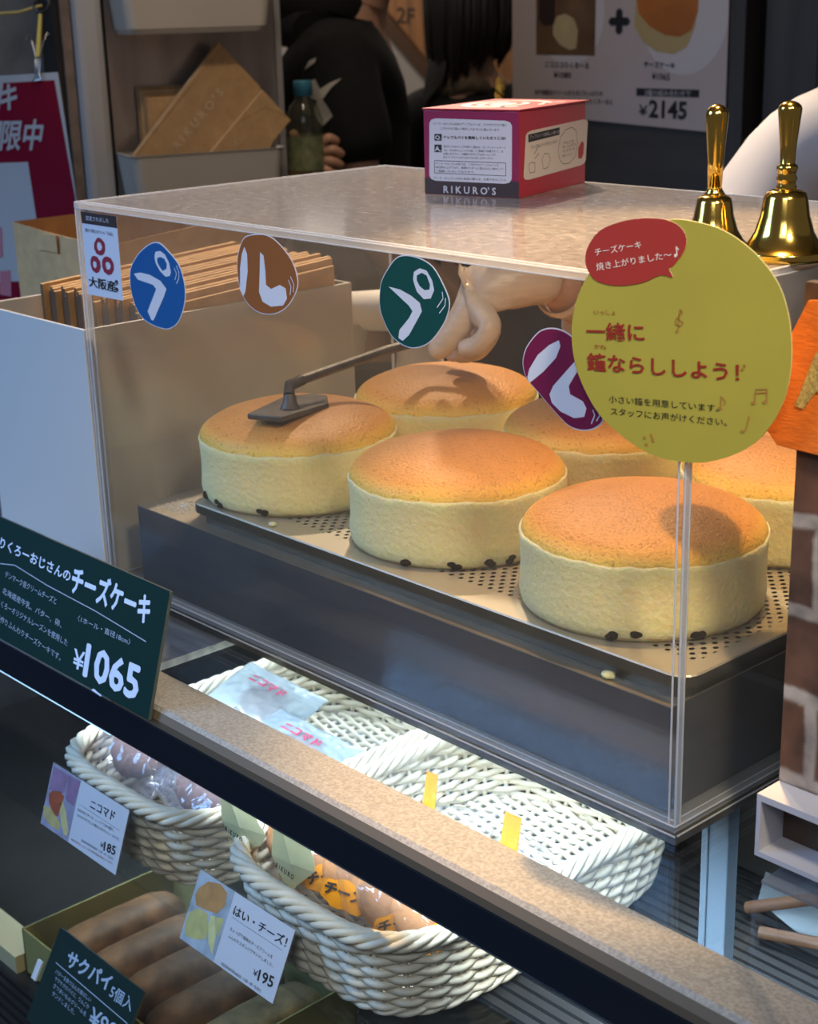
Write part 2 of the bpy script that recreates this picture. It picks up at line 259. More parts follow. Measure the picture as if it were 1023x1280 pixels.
PRICE = {'c':((0.3,105.6),(-0.7,1.1),(-274.7,104.6)),'text':(('りくろーおじさんの',(-264.5,78.2),(-142.3,76.6),9.8,0,0.02),('チーズケーキ',(-138.6,69.2),(-21.3,72.3),23.3,0,0.036),('デンマーク産クリームチーズと',(-247.9,54.8),(-157.9,52.7),6,0,0),('北海道産牛乳、バター、卵、',(-248,39.8),(-144.1,35.7),5.9,0,0),('りくろーオリジナルレーズンを使用した',(-253.8,27.8),(-130.3,23.3),6,0,0),('手作りふんわりチーズケーキです。',(-251.2,14.4),(-137.2,8.5),6,0,0),('〈1ホール・直径18cm〉',(-121.1,48.4),(-40.7,49.6),5.2,0,0),('¥',(-117.6,9.1),(-100.6,10),16.1,0,0.012),('1065',(-99.4,6.9),(-19.5,9.8),27.6,0,0.03)),'line':((-261.9,64),(-234.2,69.2),(-176.6,65.3),(-97.3,63.3),(-20,58.6)),'dash':((-84.2,-1),(-81.3,1.1),(-68.4,-0.9),(-69.1,-2))}
CARDA = {'o':(0.213,-0.145,-0.177),'v':(0,0.02,0.056),'c':((-126.2,-3.2),(0.4,0.2),(0.1,59.2),(-122.3,57.4)),'split':((-78.8,0.5),(-76.8,58)),'text':(('ニコマド',(-56.3,39.9),(-18.5,41.9),8.3,0,0.01),('ほのかなバターの、しっとりつめの香り。',(-73.1,31.5),(-15.7,33.5),2.8,0,0),('ふんわりやさしい味わいのマドレーヌです。',(-73,26.9),(-5,29),2.8,0,0),('¥',(-30.7,15.1),(-24.8,15.5),4.3,0,0),('185',(-24.2,14),(-7,16.1),7.6,0,0.02),('特定原材料等28品目：小麦・卵・乳成分',(-58.5,9.1),(-8,11.2),2.2,0,0),('製造工場では、えび・かにを含む製品も製造しています。',(-73.5,4.4),(-7.3,7.4),2.1,1,0)),'pic':(((-123.1,55.1),(-97.1,55.6),(-98.1,38.4),(-122.4,33.5)),((-97.1,55.6),(-77.8,56.3),(-80.3,32.6),(-94.9,34.8)),((-121.1,30.2),(-115.9,34.9),(-104.8,37.9),(-97.1,35.9),(-98.2,29.9),(-100.5,15.9),(-107.2,15.3),(-118.1,22.7)),((-125.7,17.1),(-115.1,19.5),(-100.9,14.8),(-93.3,11),(-95.5,5.5),(-107.5,4.8),(-121.3,8.2)),((-103.2,27.1),(-97.9,31.4),(-89.6,23.6),(-79.8,10.4),(-80.7,5.4),(-85.9,5.3),(-93.2,12.9)))}
CARDB = {'o':(0.427,-0.145,-0.195),'v':(0,0.025,0.052),'c':((-124.1,1.6),(-0.3,0.3),(-0.4,57.3),(-123.8,61.1)),'split':((-76,2.2),(-76.7,60.1)),'text':(('はい・チーズ！',(-71.2,42.5),(-5.3,43.6),7.8,0,0.01),('ちょっぴり塩味のチーズクリームを',(-69.2,30.4),(-15.2,30.2),3,0,0),('ふんわりスポンジでサンドしました。',(-68.7,24.7),(-11.9,24.9),2.9,0,0),('¥',(-30.5,11),(-24.7,11.6),4.6,0,0),('195',(-23.7,9.6),(-6.1,11.3),8.4,0,0.02),('特定原材料等28品目：小麦・卵・乳成分',(-67,2.7),(-16.2,2.9),2.7,0,0)),'pic':(((-119.7,38.2),(-118.1,45),(-109.4,54.1),(-94.9,57.8),(-84.4,54.5),(-82.2,45.4),(-88.7,35.7),(-102.2,33.2),(-114.9,32)),((-120.4,11.4),(-120.6,23.6),(-111,31.1),(-99.5,31.3),(-93.6,22.7),(-92.1,13.3),(-102.8,8.2),(-116.6,5.9)),((-95.1,24.1),(-94.8,31.7),(-89.9,33.2),(-82.2,19.5),(-80,5.5),(-88.2,11.9)),((-88.8,32.7),(-79,35.8),(-79.5,20.6),(-82.4,21.4)))}
CARDC = {'o':(0.19,-0.13,-0.343),'v':(0,0.015,0.026),'c':((-141.3,-11.4),(0,0),(0.2,30),(-144.4,27.5)),'split':((-131.5,-0),(-5.4,-2.3)),'text':(('サクパイ',(-116.2,3.9),(-44.8,9.7),14.4,0,0.034),('5個入',(-42.4,6),(-7.1,7.5),12.4,0,0.008),('バターを折り込んだ香ばしい',(-126.9,-8.5),(-63.7,-9.1),4.2,0,0),('サクサクのパイに、りんごや',(-124.2,-14.3),(-63,-15.6),4.2,0,0),('さつまいものクリームを',(-122.5,-20.6),(-63.3,-22.5),4.2,0,0),('サンドしました。',(-120.4,-27.3),(-79,-28.4),4.2,0,0),('¥980',(-57,-26.4),(-0.7,-23.8),16.2,0,0.015))}
POSTER = {'c':((-54.5,26.8),(411.5,4.9),(411.4,208.2),(-47.2,217.1)),'text':(('+',(172.9,159.2),(211.4,159),34.6,0,0.05),('ニコニコりくろーる',(26.1,102.4),(126.7,100.2),10.3,0,0.016),('¥1080',(46.7,84.7),(87.2,84.3),10.3,0,0.015),('チーズケーキ',(246.4,104),(309.5,102.6),10.3,0,0.02),('¥1065',(262.9,85.6),(299.9,84.1),11,0,0.015),('2種の組み合わせで',(249,59.3),(343.1,59.7),9.7,1,0),('¥',(236.8,28.1),(254.4,26.9),16.9,0,0.012),('2145',(259.1,25.3),(335.6,24.3),27.2,0,0.035),('北海道産生クリームをたまごたっぷりの',(1.7,55.5),(157.9,56.1),8.9,0,0.012),('ふんわり生地で巻いたニコニコりくろーると',(1.6,41.3),(180.8,43.1),9,0,0.012)),'bar':((231.1,71.1),(360,70.9),(359.6,58.8),(231.4,58.5)),'pic':((5.5,217),(141.1,214.4),(140,121.7),(5.4,122.8)),'roll':((45.4,169.9),(52.9,185.9),(73,190.3),(92.9,181.9),(101.9,162.4),(98.2,134),(83.4,131.1),(60.7,139.3),(45.5,155.5)),'cup':((12.2,216.9),(50.3,216.2),(47.9,173.4),(25,170),(12.2,181)),'c1':((78.2,158.9),(164.4,158.5)),'c2':((287.7,158),(372.4,157.6)),'cake':((227.6,212.7),(224.1,168.5),(243,144.5),(270.7,129.2),(306.5,124.9),(332.4,136.1),(347.7,167.6),(353.3,210.2)),'crust':((227.6,212.7),(232.8,188.9),(256,168.3),(287.8,154.6),(318.8,151.8),(340.2,161),(352,187.3),(353.3,210.2))}
CARTON = {'A':(0.218,0.224,0.354),'B':(0.311,0.247,0.354),'F':(0.278,0.369,0.354),'fc':((-0.8,73.4),(98.2,70.8)),'sc':((4.4,70.5),(130.2,74.3)),'pf':((6.6,65.2),(89.3,64.2),(88.6,11.9),(5.2,11.9)),'dk':((-1.1,11),(95.6,11.3),(95.6,-0.5),(-1.5,-1)),'ft':(('りくろーおじさんの店のアップルパイは、パイがサクサク軽く',(10.9,59.5),(84.2,59.5),2.3,0,0),('こだわりの工程より続きしてまで5つに選んでいます！',(17.9,55.7),(77.4,55.4),2.2,0,0),('アップルパイを美味しくいただくには?',(20.7,47.8),(83.3,48.4),2.9,0,0.01),('焼きたてのおいしさを味わう温めは、オーブントースターで',(20.6,40.5),(83.2,41),2,0,0),('3分、そのあとレンジで10秒「ご家庭での焼きたて」を',(20.5,37.3),(80.7,37.8),2,0,0),('お楽しみ下さい！冷蔵庫で冷やしてもおいしいです。',(20.4,34.3),(73.9,34.7),2.1,0,0),('またアップルパイはその日のうちに召し上がりください',(20.3,31.4),(71.3,31.8),2,0,0),('りくろーおじさんの店では、こだわりのアップルパイを',(12.4,25.8),(76.3,25.9),2.1,0,0),('毎日焼き上げており、創業からずっと変わらない味わいで',(12.3,22.6),(80.5,23.1),2.1,0,0),('ご愛顧いただいております。',(12.2,19.3),(52.2,19.5),2.1,0,0),('りくろーおじさんの店の商品に関する、お客さまはこちら',(10.3,13.3),(83,14.1),2.1,0,0),('Q.',(12.4,46.9),(18.6,46.9),3.8,1,0.02),('A.',(11.8,37.3),(18.4,37.3),4.1,1,0.02),("RIKURO'S",(20.2,1.8),(73.2,2.1),6.3,2,0.02)),'q':(((11.6,51.9),(19.1,52.1),(18.9,46.3),(11.5,46.2)),((11.4,42.9),(18.8,42.9),(18.7,36.5),(11.2,36.4))),'fb':((11,29.2),(83.1,29.3),(83,18.5),(10.8,18.5)),'ps':((12.3,54.5),(130.7,56.9),(126.2,16.8),(7.4,13.8)),'st':(('アップルパイの美味しい食べ方',(18.4,47.6),(72.8,48.2),3.4,1,0),('アップルパイオモシロイ',(19.9,39),(68.9,40.5),3.1,0,0),('りんごを',(81.2,38.3),(101.5,38.3),2.4,0,0),('たっぷり',(79.5,34.7),(104.9,35),2.4,0,0),('サクサク',(79.6,30.7),(103.3,31.3),2.4,0,0),('おいしい',(78.9,26.9),(101.6,27.5),2.4,0,0)),'sbar':((15.9,51.8),(73.7,53.4),(73.8,47.1),(15.9,45.3)),'bub':((71.2,33.2),(75.5,44.7),(86.1,50.5),(97.9,51.5),(106.5,48.2),(109.4,37.4),(105.1,25.6),(93.2,20.7),(81.3,21.1),(74.6,25.5)),'ap':((110.9,31.9),(115.3,36.1),(118.8,37.8),(122.3,35.5),(121.4,26.4),(117.3,22.2),(111,23.3)),'man':((40.4,28.7),(45.2,33.4),(53.2,32.6),(56.5,27.2),(51.6,21),(43.6,20.3)),'jar':((16.7,26.6),(21.4,28.3),(27.7,27),(27.7,19.7),(18.3,19.5))}
BANNER = {'o':(-0.691,0.394,0.434),'u':(0.8197,0.5666,0.0844),'v':(-0.334,0.3531,0.8739),'c':((1.2,4.2),(51.2,-237.8),(67.1,-321.4)),'red':((-1.7,-6.2),(38.7,-179.5),(47.5,-220.7),(-104.4,-380.8),(-156.6,5.4)),'white':((-33.5,-121),(-14.8,-207.8),(4.7,-290),(-109.6,-308.6),(-123.4,-116)),'text':(('キ',(-80.4,-42.4),(-56.5,-43.1),37.4,0,0.03),('限中',(-76.5,-100.5),(-16.6,-105.6),43.6,0,0.022),('期',(-112,-98.3),(-77.9,-100.6),43.8,0,0.022),('ー',(-107.9,-39.5),(-82.1,-42.2),37.5,0,0.03)),'b2':((-65,-272.1),(-49.1,-272.1),(-45.3,-308.8),(-62.8,-305)),'bl':((-69.1,-210.8),(-65.9,-210.6),(-61,-252.2),(-66.2,-254.3))}
# ------------------------------------------------------------------ shared materials
M_steel = mat('brushed_steel', (0.30, 0.30, 0.30), 0.34, 0.9, var=0.12, scale=8, stretch=(1, 30, 30))
M_steel_dark = mat('dark_steel', (0.10, 0.10, 0.105), 0.32, 0.85, var=0.15, scale=6, stretch=(1, 1, 12))
M_black = mat('black_plastic', (0.012, 0.012, 0.013), 0.4)
M_white = mat('white_paint', (0.78, 0.78, 0.78), 0.5)
M_paper = mat('white_paper', (0.74, 0.74, 0.76), 0.6)
M_ink = mat('black_ink', (0.012, 0.012, 0.014), 0.6)
M_red = mat('red_ink', (0.30, 0.010, 0.025), 0.5)
M_kraft = mat('kraft_paper', (0.50, 0.30, 0.135), 0.75, var=0.10, scale=60, bump=0.05)
M_kraft_dark = mat('kraft_paper_folds', (0.36, 0.20, 0.085), 0.8, var=0.15, scale=60)
M_gold = mat('brass', (0.83, 0.55, 0.13), 0.13, 1.0, var=0.06, scale=30)
M_clear = clear('clear_acrylic', (0.985, 0.985, 0.98), 0.035, 0.03)
M_edge = None

# ------------------------------------------------------------------ the setting
M_floor = mat('floor_tiles', (0.16, 0.15, 0.14), 0.4, var=0.15, scale=3)
structure(MB().box((-4.5, -2.5, -1.06), (3.0, 4.6, -1.0)).build('floor', M_floor))
M_ceil = mat('ceiling_paint', (0.55, 0.53, 0.50), 0.8, var=0.05, scale=3)
structure(MB().box((-4.5, -0.4, 1.9), (3.0, 4.6, 1.96)).build('ceiling', M_ceil))
# steel wall that carries the poster
wb = MB().box((-0.755, 1.35, -1.0), (-0.272, 1.95, 1.9)).build('wall_back', mat('grey_wall_panel', (0.060, 0.053, 0.048), 0.6, 0.0, var=0.12, scale=5, stretch=(1, 1, 8)))
structure(wb)
s = MB(); s.box((-0.268, 1.33, -1.0), (-0.245, 1.95, 1.9)); s.box((-0.228, 1.36, -1.0), (-0.135, 1.95, 1.9)); s.box((-0.120, 1.34, -1.0), (-0.108, 1.95, 1.9)); s.box((-0.10, 1.37, -1.0), (1.2, 1.95, 1.9))
structure(s.build('wall_right', mat('warm_dark_steel', (0.075, 0.068, 0.062), 0.4, 0.35, var=0.25, scale=5, stretch=(6, 6, .5))))
structure(MB().box((-0.745, 1.20, -1.0), (1.2, 1.345, 0.18)).build('trim_counter', mat('dark_counter', (0.040, 0.037, 0.034), 0.4, 0.0, var=0.2, scale=9)))
WD = Frame((-1.89, 2.31, 0), (.8, .6, 0), (0, 0, 1))
M_wood = mat('oak_panel', (0.20, 0.088, 0.030), 0.5, var=0.28, scale=5, stretch=(14, 14, 0.7), detail=6)
structure(MB().fbox(WD, -1900, 900, -1000, 700, -60, 0).build('wall_wood', M_wood))
structure(MB().fbox(WD, -1900, 1100, 700, 1880, -60, 40).build('wall_reflector', mat('reflector_white', (0.80, 0.78, 0.76), 0.6)))  # added white reflector out of view, brightens the reflection in the acrylic top
lamp('reflector_lamp', 'AREA', tuple(WD(-300, 1300, 900)), tuple(WD(-300, 1250, 0)), 16, (1.0, 0.9, 0.8), 1.2, 0.1)  # added lamp that lights the unseen reflector
st = MB().prism([(-900, 235), (-900, 1100), (-560, 900), (-221.9, 497.3), (-102.2, 356.5), (0, 236), (500, -350), (-900, -350)], WD, 2, 60)
structure(st.build('wall_stair', mat('grey_stair_side', (0.30, 0.27, 0.245), 0.6, var=0.06, scale=9)))
st = MB().prism([(-560, 900), (-221.9, 497.3), (-102.2, 356.5), (500, -350), (545, -330), (-91.2, 385.5), (-188.2, 503.6), (-520, 905)], WD, 2, 75)
structure(st.build('trim_stair', mat('dark_stair_trim', (0.06, 0.028, 0.012), 0.5)))
tag(MB().text(('2F', (-159.6, 464.5), (-112.4, 459.5), 40, 0, 0.02), WD, 1.5).build('floor_number', mat('dark_brown_letters', (0.035, 0.018, 0.008), 0.5)), 'dark 2F floor number lettered on the brown wooden wall', 'sign')
FR = Frame((-.827, .693, 0), (.309, .951, 0), (0, 0, 1))
structure(MB().fbox(FR, -1500, -184, -1000, 1880, -160, -120).build('wall_left', mat('grey_render', (0.30, 0.33, 0.36), 0.8, var=0.16, scale=26, bump=0.1)))
s = MB().fbox(FR, -186, -178, -1000, 1200, -130, -20); structure(s.build('trim_1', M_black))
structure(MB().fbox(FR, -177, -163, -1000, 1200, -130, -12).build('trim_2', mat('brown_post', (0.21, 0.155, 0.125), 0.6, var=0.2, scale=60)))
structure(MB().fbox(FR, -161, -117, -1000, 1200, -130, 6).build('trim_3', mat('pale_door_edge', (0.44, 0.43, 0.43), 0.5, var=0.03, scale=5), bevel=0.012))

# ------------------------------------------------------------------ steel refrigerator with two bins
t = thing('steel_refrigerator', 'brushed brown-grey steel refrigerator with two beige bins fixed on its face', 'refrigerator', tuple(FR(22, -1000, -120)))
M_fridge = mat('warm_steel', (0.30, 0.265, 0.245), 0.38, 0.75, var=0.15, scale=5, stretch=(6, 6, 0.6))
MB().fbox(FR, -114, 152, -1000, 1000, -185, 0).build('body', M_fridge, t)
part_label(MB().fbox(FR, 153, 163, -1000, 1000, -185, 2).build('door_edge', mat('pale_steel', (0.40, 0.38, 0.37), 0.4, 0.6), t), 'paler edge strip')
M_bin = mat('beige_plastic', (0.52, 0.475, 0.41), 0.45, var=0.03, scale=10)
def bin_(z0, z1, label):
    # walls slope in towards the bottom, rounded front corners, open at the top
    r = thing('storage_bin', label, 'bin', tuple(FR(6, z0, 45)), 'bins on the refrigerator')
    def outline(wd, dp, n=6, rad=16):
        o = [(-wd, 2)];
        for k in range(n + 1): a = PI + PI / 2 * k / n; o.append((-wd + rad + rad * math.cos(a), dp - rad - rad * math.sin(a)))
        for k in range(n + 1): a = PI / 2 - PI / 2 * k / n; o.append((wd - rad + rad * math.cos(a), dp - rad + rad * math.sin(a)))
        return o + [(wd, 2)]
    b = MB(); N = None; lv = []
    for z, k in ((z0, 0.86), (z0 + 8, 0.90), (z1 - 4, 1.0), (z1, 1.02), (z1, 0.985), (z1 - 4, 0.965), (z0 + 14, 0.87), (z0 + 10, 0.84)):
        lv.append([FR(8 + a, z, c) for a, c in outline(121 * k, 92 * k)])
    n = len(lv[0]); vs = [p for l in lv for p in l]
    fs = [(i * n + j, i * n + (j + 1) % n, (i + 1) * n + (j + 1) % n, (i + 1) * n + j) for i in range(len(lv) - 1) for j in range(n)]
    b.add(vs, fs, 0, False); b.add(lv[0], [tuple(range(n))]); b.add(lv[-1], [tuple(range(n))[::-1]])
    b.build('tub', M_bin, r); return r
bin_(200, 309, 'beige plastic bin on the refrigerator holding brown paper bags')
bin_(481, 600, 'beige plastic bin above the one that holds paper bags, cut by the photo edge')
def paper_bag(name, label, poly, c0, c1, lines=(), txt=None):
    cx = sum(p[0] for p in poly) / len(poly); r = thing(name, label, 'paper bag', tuple(FR(cx, 215, c0)), 'brown paper bags in the bin')
    MB().prism(poly, FR, c0, c1).build('bag_body', M_kraft, r, bevel=0.001)
    f = MB()
    for a, b in lines: f.strokes([a, b], FR, c1 + 0.25, 1.0)
    if lines: f.build('fold', M_kraft_dark, r)
    if txt: MB().text(txt, FR, c1 + 0.4).build('lettering', mat('pale_print', (0.60, 0.45, 0.28), 0.7), r)
    return r
paper_bag('paper_bag', "long brown paper bag with pale lettering tilted in the refrigerator bin", [(-100, 306), (45.5, 465.6), (109.1, 396.3), (8, 216), (-50, 216)], 36, 50, [((-96, 308), (52, 460))], ("R I K U R O ' S", (-30, 311), (49, 391), 13, 0, 0.02))
paper_bag('paper_bag', 'shorter brown paper bag with folded corner leaning right of the lettered one', [(18.1, 305.6), (107.6, 394.0), (150.9, 346.2), (118, 313), (92, 240), (30, 217)], 52, 61, [((60, 345), (110, 368)), ((110, 368), (146, 352))], ('◎', (60, 312), (70, 318), 9, 0, 0))
r = thing('paper_bag_bundle', 'bundle of folded brown paper bags standing behind the tilted lettered bag', 'paper bags', tuple(FR(-38, 215, 4)))
for k in range(4):
    MB().fbox(FR, -76 + k * 3, -6 + k * 3, 215, 404 - k * 5, 4 + k * 7, 10 + k * 7).build('folded_bag', M_kraft if k % 2 else M_kraft_dark, r, bevel=0.001)

# ------------------------------------------------------------------ red banner hung on a clip
BO = BANNER['o']; BN = Frame(BO, BANNER['u'], BANNER['v'])
t = thing('hanging_banner', 'red and white paper banner with white characters hanging on the grey wall', 'banner', tuple(BN(-60, -400)))
MB().prism([(-175, 14), (2.5, 5), (47, -212), (62, -400), (-175, -400)], BN, -1.5, 0).build('sheet', mat('banner_paper', (0.34, 0.35, 0.37), 0.8, spec=0.1), t)
g = MB(); g.prism([(-175, 3), (-1.7, -6.2), (38.7, -179.5), (50, -250), (56, -340), (-175, -340)], BN, 0.1, 0.4)
g.build('red_print', mat('banner_red', (0.15, 0.004, 0.018), 0.85, spec=0.08), t)
g = MB(); g.prism([(-175, -112), (BANNER['white'][0][0], BANNER['white'][0][1]), BANNER['white'][1], BANNER['white'][2], (-175, -283)], BN, 0.5, 0.8); g.build('white_panel', bpy.data.materials['banner_paper'], t)
g = MB()
for q in BANNER['text']: g.text(q, BN, 0.9)
g.build('lettering', bpy.data.materials['banner_paper'], t)
g = MB().prism(BANNER['b2'], BN, 0.9, 1.1, 0); g.prism(BANNER['bl'], BN, 0.9, 1.1, 0); g.build('small_print', M_red, t)
k_ = thing('hanging_clip', 'steel clip on a yellow strap hanging from a black ring above the banner', 'clip', tuple(BN(-25, 0, 4)))
def ringpath(P, cx, cy, r, n=24, ry=None): return [P(cx + r * math.cos(2 * PI * i / n), cy + (ry or r) * math.sin(2 * PI * i / n), 5) for i in range(n)]
MB().tube(ringpath(BN, -25, 104, 11), 0.0022, 8, closed=True).build('ring', M_black, k_)
MB().prism([(-28, 95), (-24, 95), (-23, 28), (-29, 28)], BN, 3, 6).build('strap', mat('yellow_strap', (0.62, 0.44, 0.06), 0.6), k_)
g = MB()
for pts in (((-45, 56), (-42, 62), (-36, 50), (-28, 24), (-26, 10)), ((-11, 58), (-14, 63), (-19, 50), (-24, 26), (-26, 10)), ((-30, 24), (-27, 2), (-32, -6), (-18, -6), (-23, 2), (-22, 24))):
    g.tube([BN(a, b, 4) for a, b in pts], 0.0014, 6)
g.build('wire', mat('clip_wire', (0.5, 0.5, 0.5), 0.25, 1.0), k_)
tag(MB().tube([BN(-175, 105, 4), BN(-60, 98, 4), BN(-25, 104, 4)], 0.002, 6).build('yellow_cord', mat('yellow_cord', (0.55, 0.42, 0.10), 0.6)), 'thin yellow cord stretched along the grey wall above the banner', 'cord')

# ------------------------------------------------------------------ poster
PO = Frame((-.7, 1.346, .3), (1, 0, 0), (0, 0, 1))
t = thing('price_poster', 'pale pink poster with cake pictures and a large 2145 price on the grey wall', 'poster', tuple(PO(180, 0)))
MB().prism([(-52, 23), (411.5, 5), (411.5, 330), (-52, 330)], PO, -1, 0).build('sheet', mat('pinkish_paper', (0.52, 0.44, 0.42), 0.5), t)
M_ppale = mat('pale_print_white', (0.60, 0.56, 0.57), 0.5)
g = MB().circle(PO, 82, 190, 78, 0.15, 0, 84); g.circle(PO, 325, 185, 86, 0.15, 0, 92); g.build('pale_disc', M_ppale, t)
g = MB().prism(POSTER['bar'], PO, 0.2, 0.4)
for q in POSTER['text']:
    if q[4] == 0: g.text(q, PO, 0.5)
g.build('lettering', M_ink, t); g = MB()
for q in POSTER['text']:
    if q[4] == 1: g.text(q, PO, 0.7)
g.build('white_lettering', M_ppale, t)
p = MB().prism(POSTER['pic'], PO, 0.2, 0.35).build('roll_picture', mat('photo_brown', (0.14, 0.075, 0.035), 0.4, var=0.5, scale=9), t)
MB().prism(POSTER['roll'], PO, 0.4, 0.5).build('cake_roll_print', mat('photo_cream', (0.50, 0.40, 0.20), 0.5, var=0.15, scale=30), p)
MB().prism(POSTER['cup'], PO, 0.4, 0.5).build('cup_print', mat('photo_dark', (0.03, 0.014, 0.009), 0.5), p)
p = MB().prism(POSTER['cake'], PO, 0.3, 0.45).build('cake_picture', mat('photo_sponge', (0.48, 0.36, 0.16), 0.5), t)
MB().prism(POSTER['crust'], PO, 0.5, 0.6).build('crust_print', mat('photo_crust', (0.42, 0.13, 0.018), 0.5, var=0.2, scale=12), p)

# ------------------------------------------------------------------ people
M_skin = mat('skin', (0.50, 0.27, 0.17), 0.5, sub=0.1); M_cloth_black = mat('black_cloth', (0.006, 0.006, 0.006), 0.9, var=0.3, scale=20)
M_hair = mat('black_hair', (0.010, 0.008, 0.007), 0.48, var=0.4, scale=30, stretch=(10, 10, 1)); M_trous = mat('dark_trousers', (0.02, 0.02, 0.025), 0.8)
M_shoe = mat('shoes', (0.03, 0.03, 0.03), 0.5)
rh = Vector((.676, .737, 0)); fh = Vector((-.743, .669, 0))
def local(o): return lambda s_, t_, z, *r: (o[0] + rh.x * s_ + fh.x * t_, o[1] + rh.y * s_ + fh.y * t_, z) + r
def legs_feet(L, hip, sp, waist, r):
    J = [L(0, 0, hip, *r)]; E = []
    for sg in (-1, 1):
        k = len(J); J += [L(0.0, sg * sp, hip - 0.09, .085), L(.01, sg * sp * 1.02, -.50, .062), L(0, sg * sp, -.90, .045), L(.03, sg * sp, -.955, .042), L(.13, sg * sp, -.965, .032)]
        E += [(0, k), (k, k + 1), (k + 1, k + 2), (k + 2, k + 3), (k + 3, k + 4)]
    return J, E
def face(L, hs, z, fwd, m, parent, hr=.075):
    c = Vector(L(hs, 0, z)); f = rh if fwd == 'r' else fh * fwd; side = Vector((-f.y, f.x, 0))
    MB().ball(c + f * hr * 1.13 + Vector((0, 0, -.012)), (.012, .012, .018)).build('nose', m, parent)
    for sg in (-1, 1):
        MB().ball(c + side * sg * (hr * 1.0) + Vector((0, 0, -.005)), (.012, .012, .03)).build('ear', m, parent)
        MB().ball(c + f * hr * .98 + side * sg * .03 + Vector((0, 0, .01)), .011).build('eye', bpy.data.materials.get('eye') or mat('eye', (0.03, 0.02, 0.015), 0.2), parent)
# man in black, seen from his side, facing right
M0 = (-1.095, 1.235); L = local(M0)
t = thing('person', 'person in a black T-shirt with white sleeve print, face cut by the top edge', 'person', (M0[0], M0[1], -1.0))
J, E = legs_feet(L, -.14, .10, 0, (.14, .12)); b = len(J)
J += [L(0, 0, .06, .125), L(-.005, 0, .30, .12), L(0, 0, .425, .09), L(.035, 0, .49, .055), L(.06, 0, .56, .062), L(.065, 0, .66, .078), L(.055, 0, .73, .07)]
E += [(0, b), (b, b + 1), (b + 1, b + 2), (b + 2, b + 3), (b + 3, b + 4), (b + 4, b + 5), (b + 5, b + 6)]
for sg in (-1, 1):
    k = len(J); J += [L(0, sg * .17, .425, .052), L(.035, sg * .21, .21, .043), L(.04, sg * .215, .14, .04), L(.16, sg * .21, -.03, .03), L(.19, sg * .205, -.06, .028), L(.235, sg * .20, -.11, .022)]
    E += [(b + 2, k)] + [(k + i, k + i + 1) for i in range(5)]
    for q, (dx, dz, ln) in enumerate(((.055, -.02, .07), (.05, -.04, .085), (.035, -.055, .085), (.015, -.06, .07), (.05, .01, .05))):
        m = len(J); J += [L(.235 + dx * .6, sg * (.20 + .004 * q), -.11 + dz * .8, .010), L(.235 + dx, sg * .19, -.11 + dz * 1.7, .008)]; E += [(k + 5, m), (m, m + 1)]
skin('body', J, E, M_skin, t)
J = [L(0, 0, -.10, .155, .145), L(0, 0, .06, .145, .135), L(-.012, 0, .28, .140, .145), L(-.01, 0, .40, .115, .13), L(.014, 0, .488, .068, .07), L(.028, 0, .525, .062, .062)]; E = [(0, 1), (1, 2), (2, 3), (3, 4), (4, 5)]
for sg in (-1, 1):
    k = len(J); J += [L(-.005, sg * .16, .415, .075), L(.03, sg * .205, .30, .072), L(.038, sg * .212, .235, .070)]; E += [(3, k), (k, k + 1), (k + 1, k + 2)]
shirt = skin('t_shirt', J, E, M_cloth_black, t)
g = MB().ball(L(-.030, 0, .515), (.10, .11, .085)); g.tube([L(-.05, -.11, .47), L(-.115, 0, .48), L(-.05, .11, .47)], .035, 10); g.build('hood', M_cloth_black, shirt)
PM = Frame(L(.045, -.22, -.01), rh, (0, 0, 1)); g = MB()
for poly in ([(-98, 418), (-90, 432), (-78, 437), (-82, 428)], [(-108, 345), (-104, 385), (-99, 398), (-94, 396), (-97, 375), (-90, 340), (-98, 335)], [(-90, 398), (-80, 402), (-72, 385), (-55, 395), (-35, 402), (-52, 388), (-68, 368), (-60, 355), (-52, 340), (-70, 322), (-78, 335), (-84, 350), (-78, 365), (-92, 372)], [(-106, 400), (-103, 380), (-107, 372), (-110, 385)]):
    g.prism(poly, PM, 0, 0.6)
off_ = t.location; hit_ = []
for v in g.v:
    ok, q, n_, _ = shirt.ray_cast(v - fh * .3 - off_, fh); hit_.append(q + off_ + n_ * .003 if ok else v)
g.v = hit_; g.build('sleeve_print', mat('white_print', (0.62, 0.58, 0.48), 0.7), shirt)
face(L, .065, .66, 'r', M_skin, t)
MB().ball(L(.045, 0, .70), (.092, .092, .085), fn=lambda p: Vector((p.x, p.y, max(p.z, -.03)))).build('hair', M_hair, t)
MB().ball(L(.125, 0, .575), (.035, .05, .045)).build('face_mask', mat('navy_mask', (0.02, 0.03, 0.09), 0.7), t)
# the legs of the trousers are part of the body outline, covered by one garment
J, E = legs_feet(L, -.14, .10, 0, (.15, .13)); J = J[:4] + J[6:9]; E = [(0, 1), (1, 2), (2, 3), (0, 4), (4, 5), (5, 6)]
skin('trousers', [j[:3] + (j[3] * 1.12,) for j in J], E, M_trous, t)
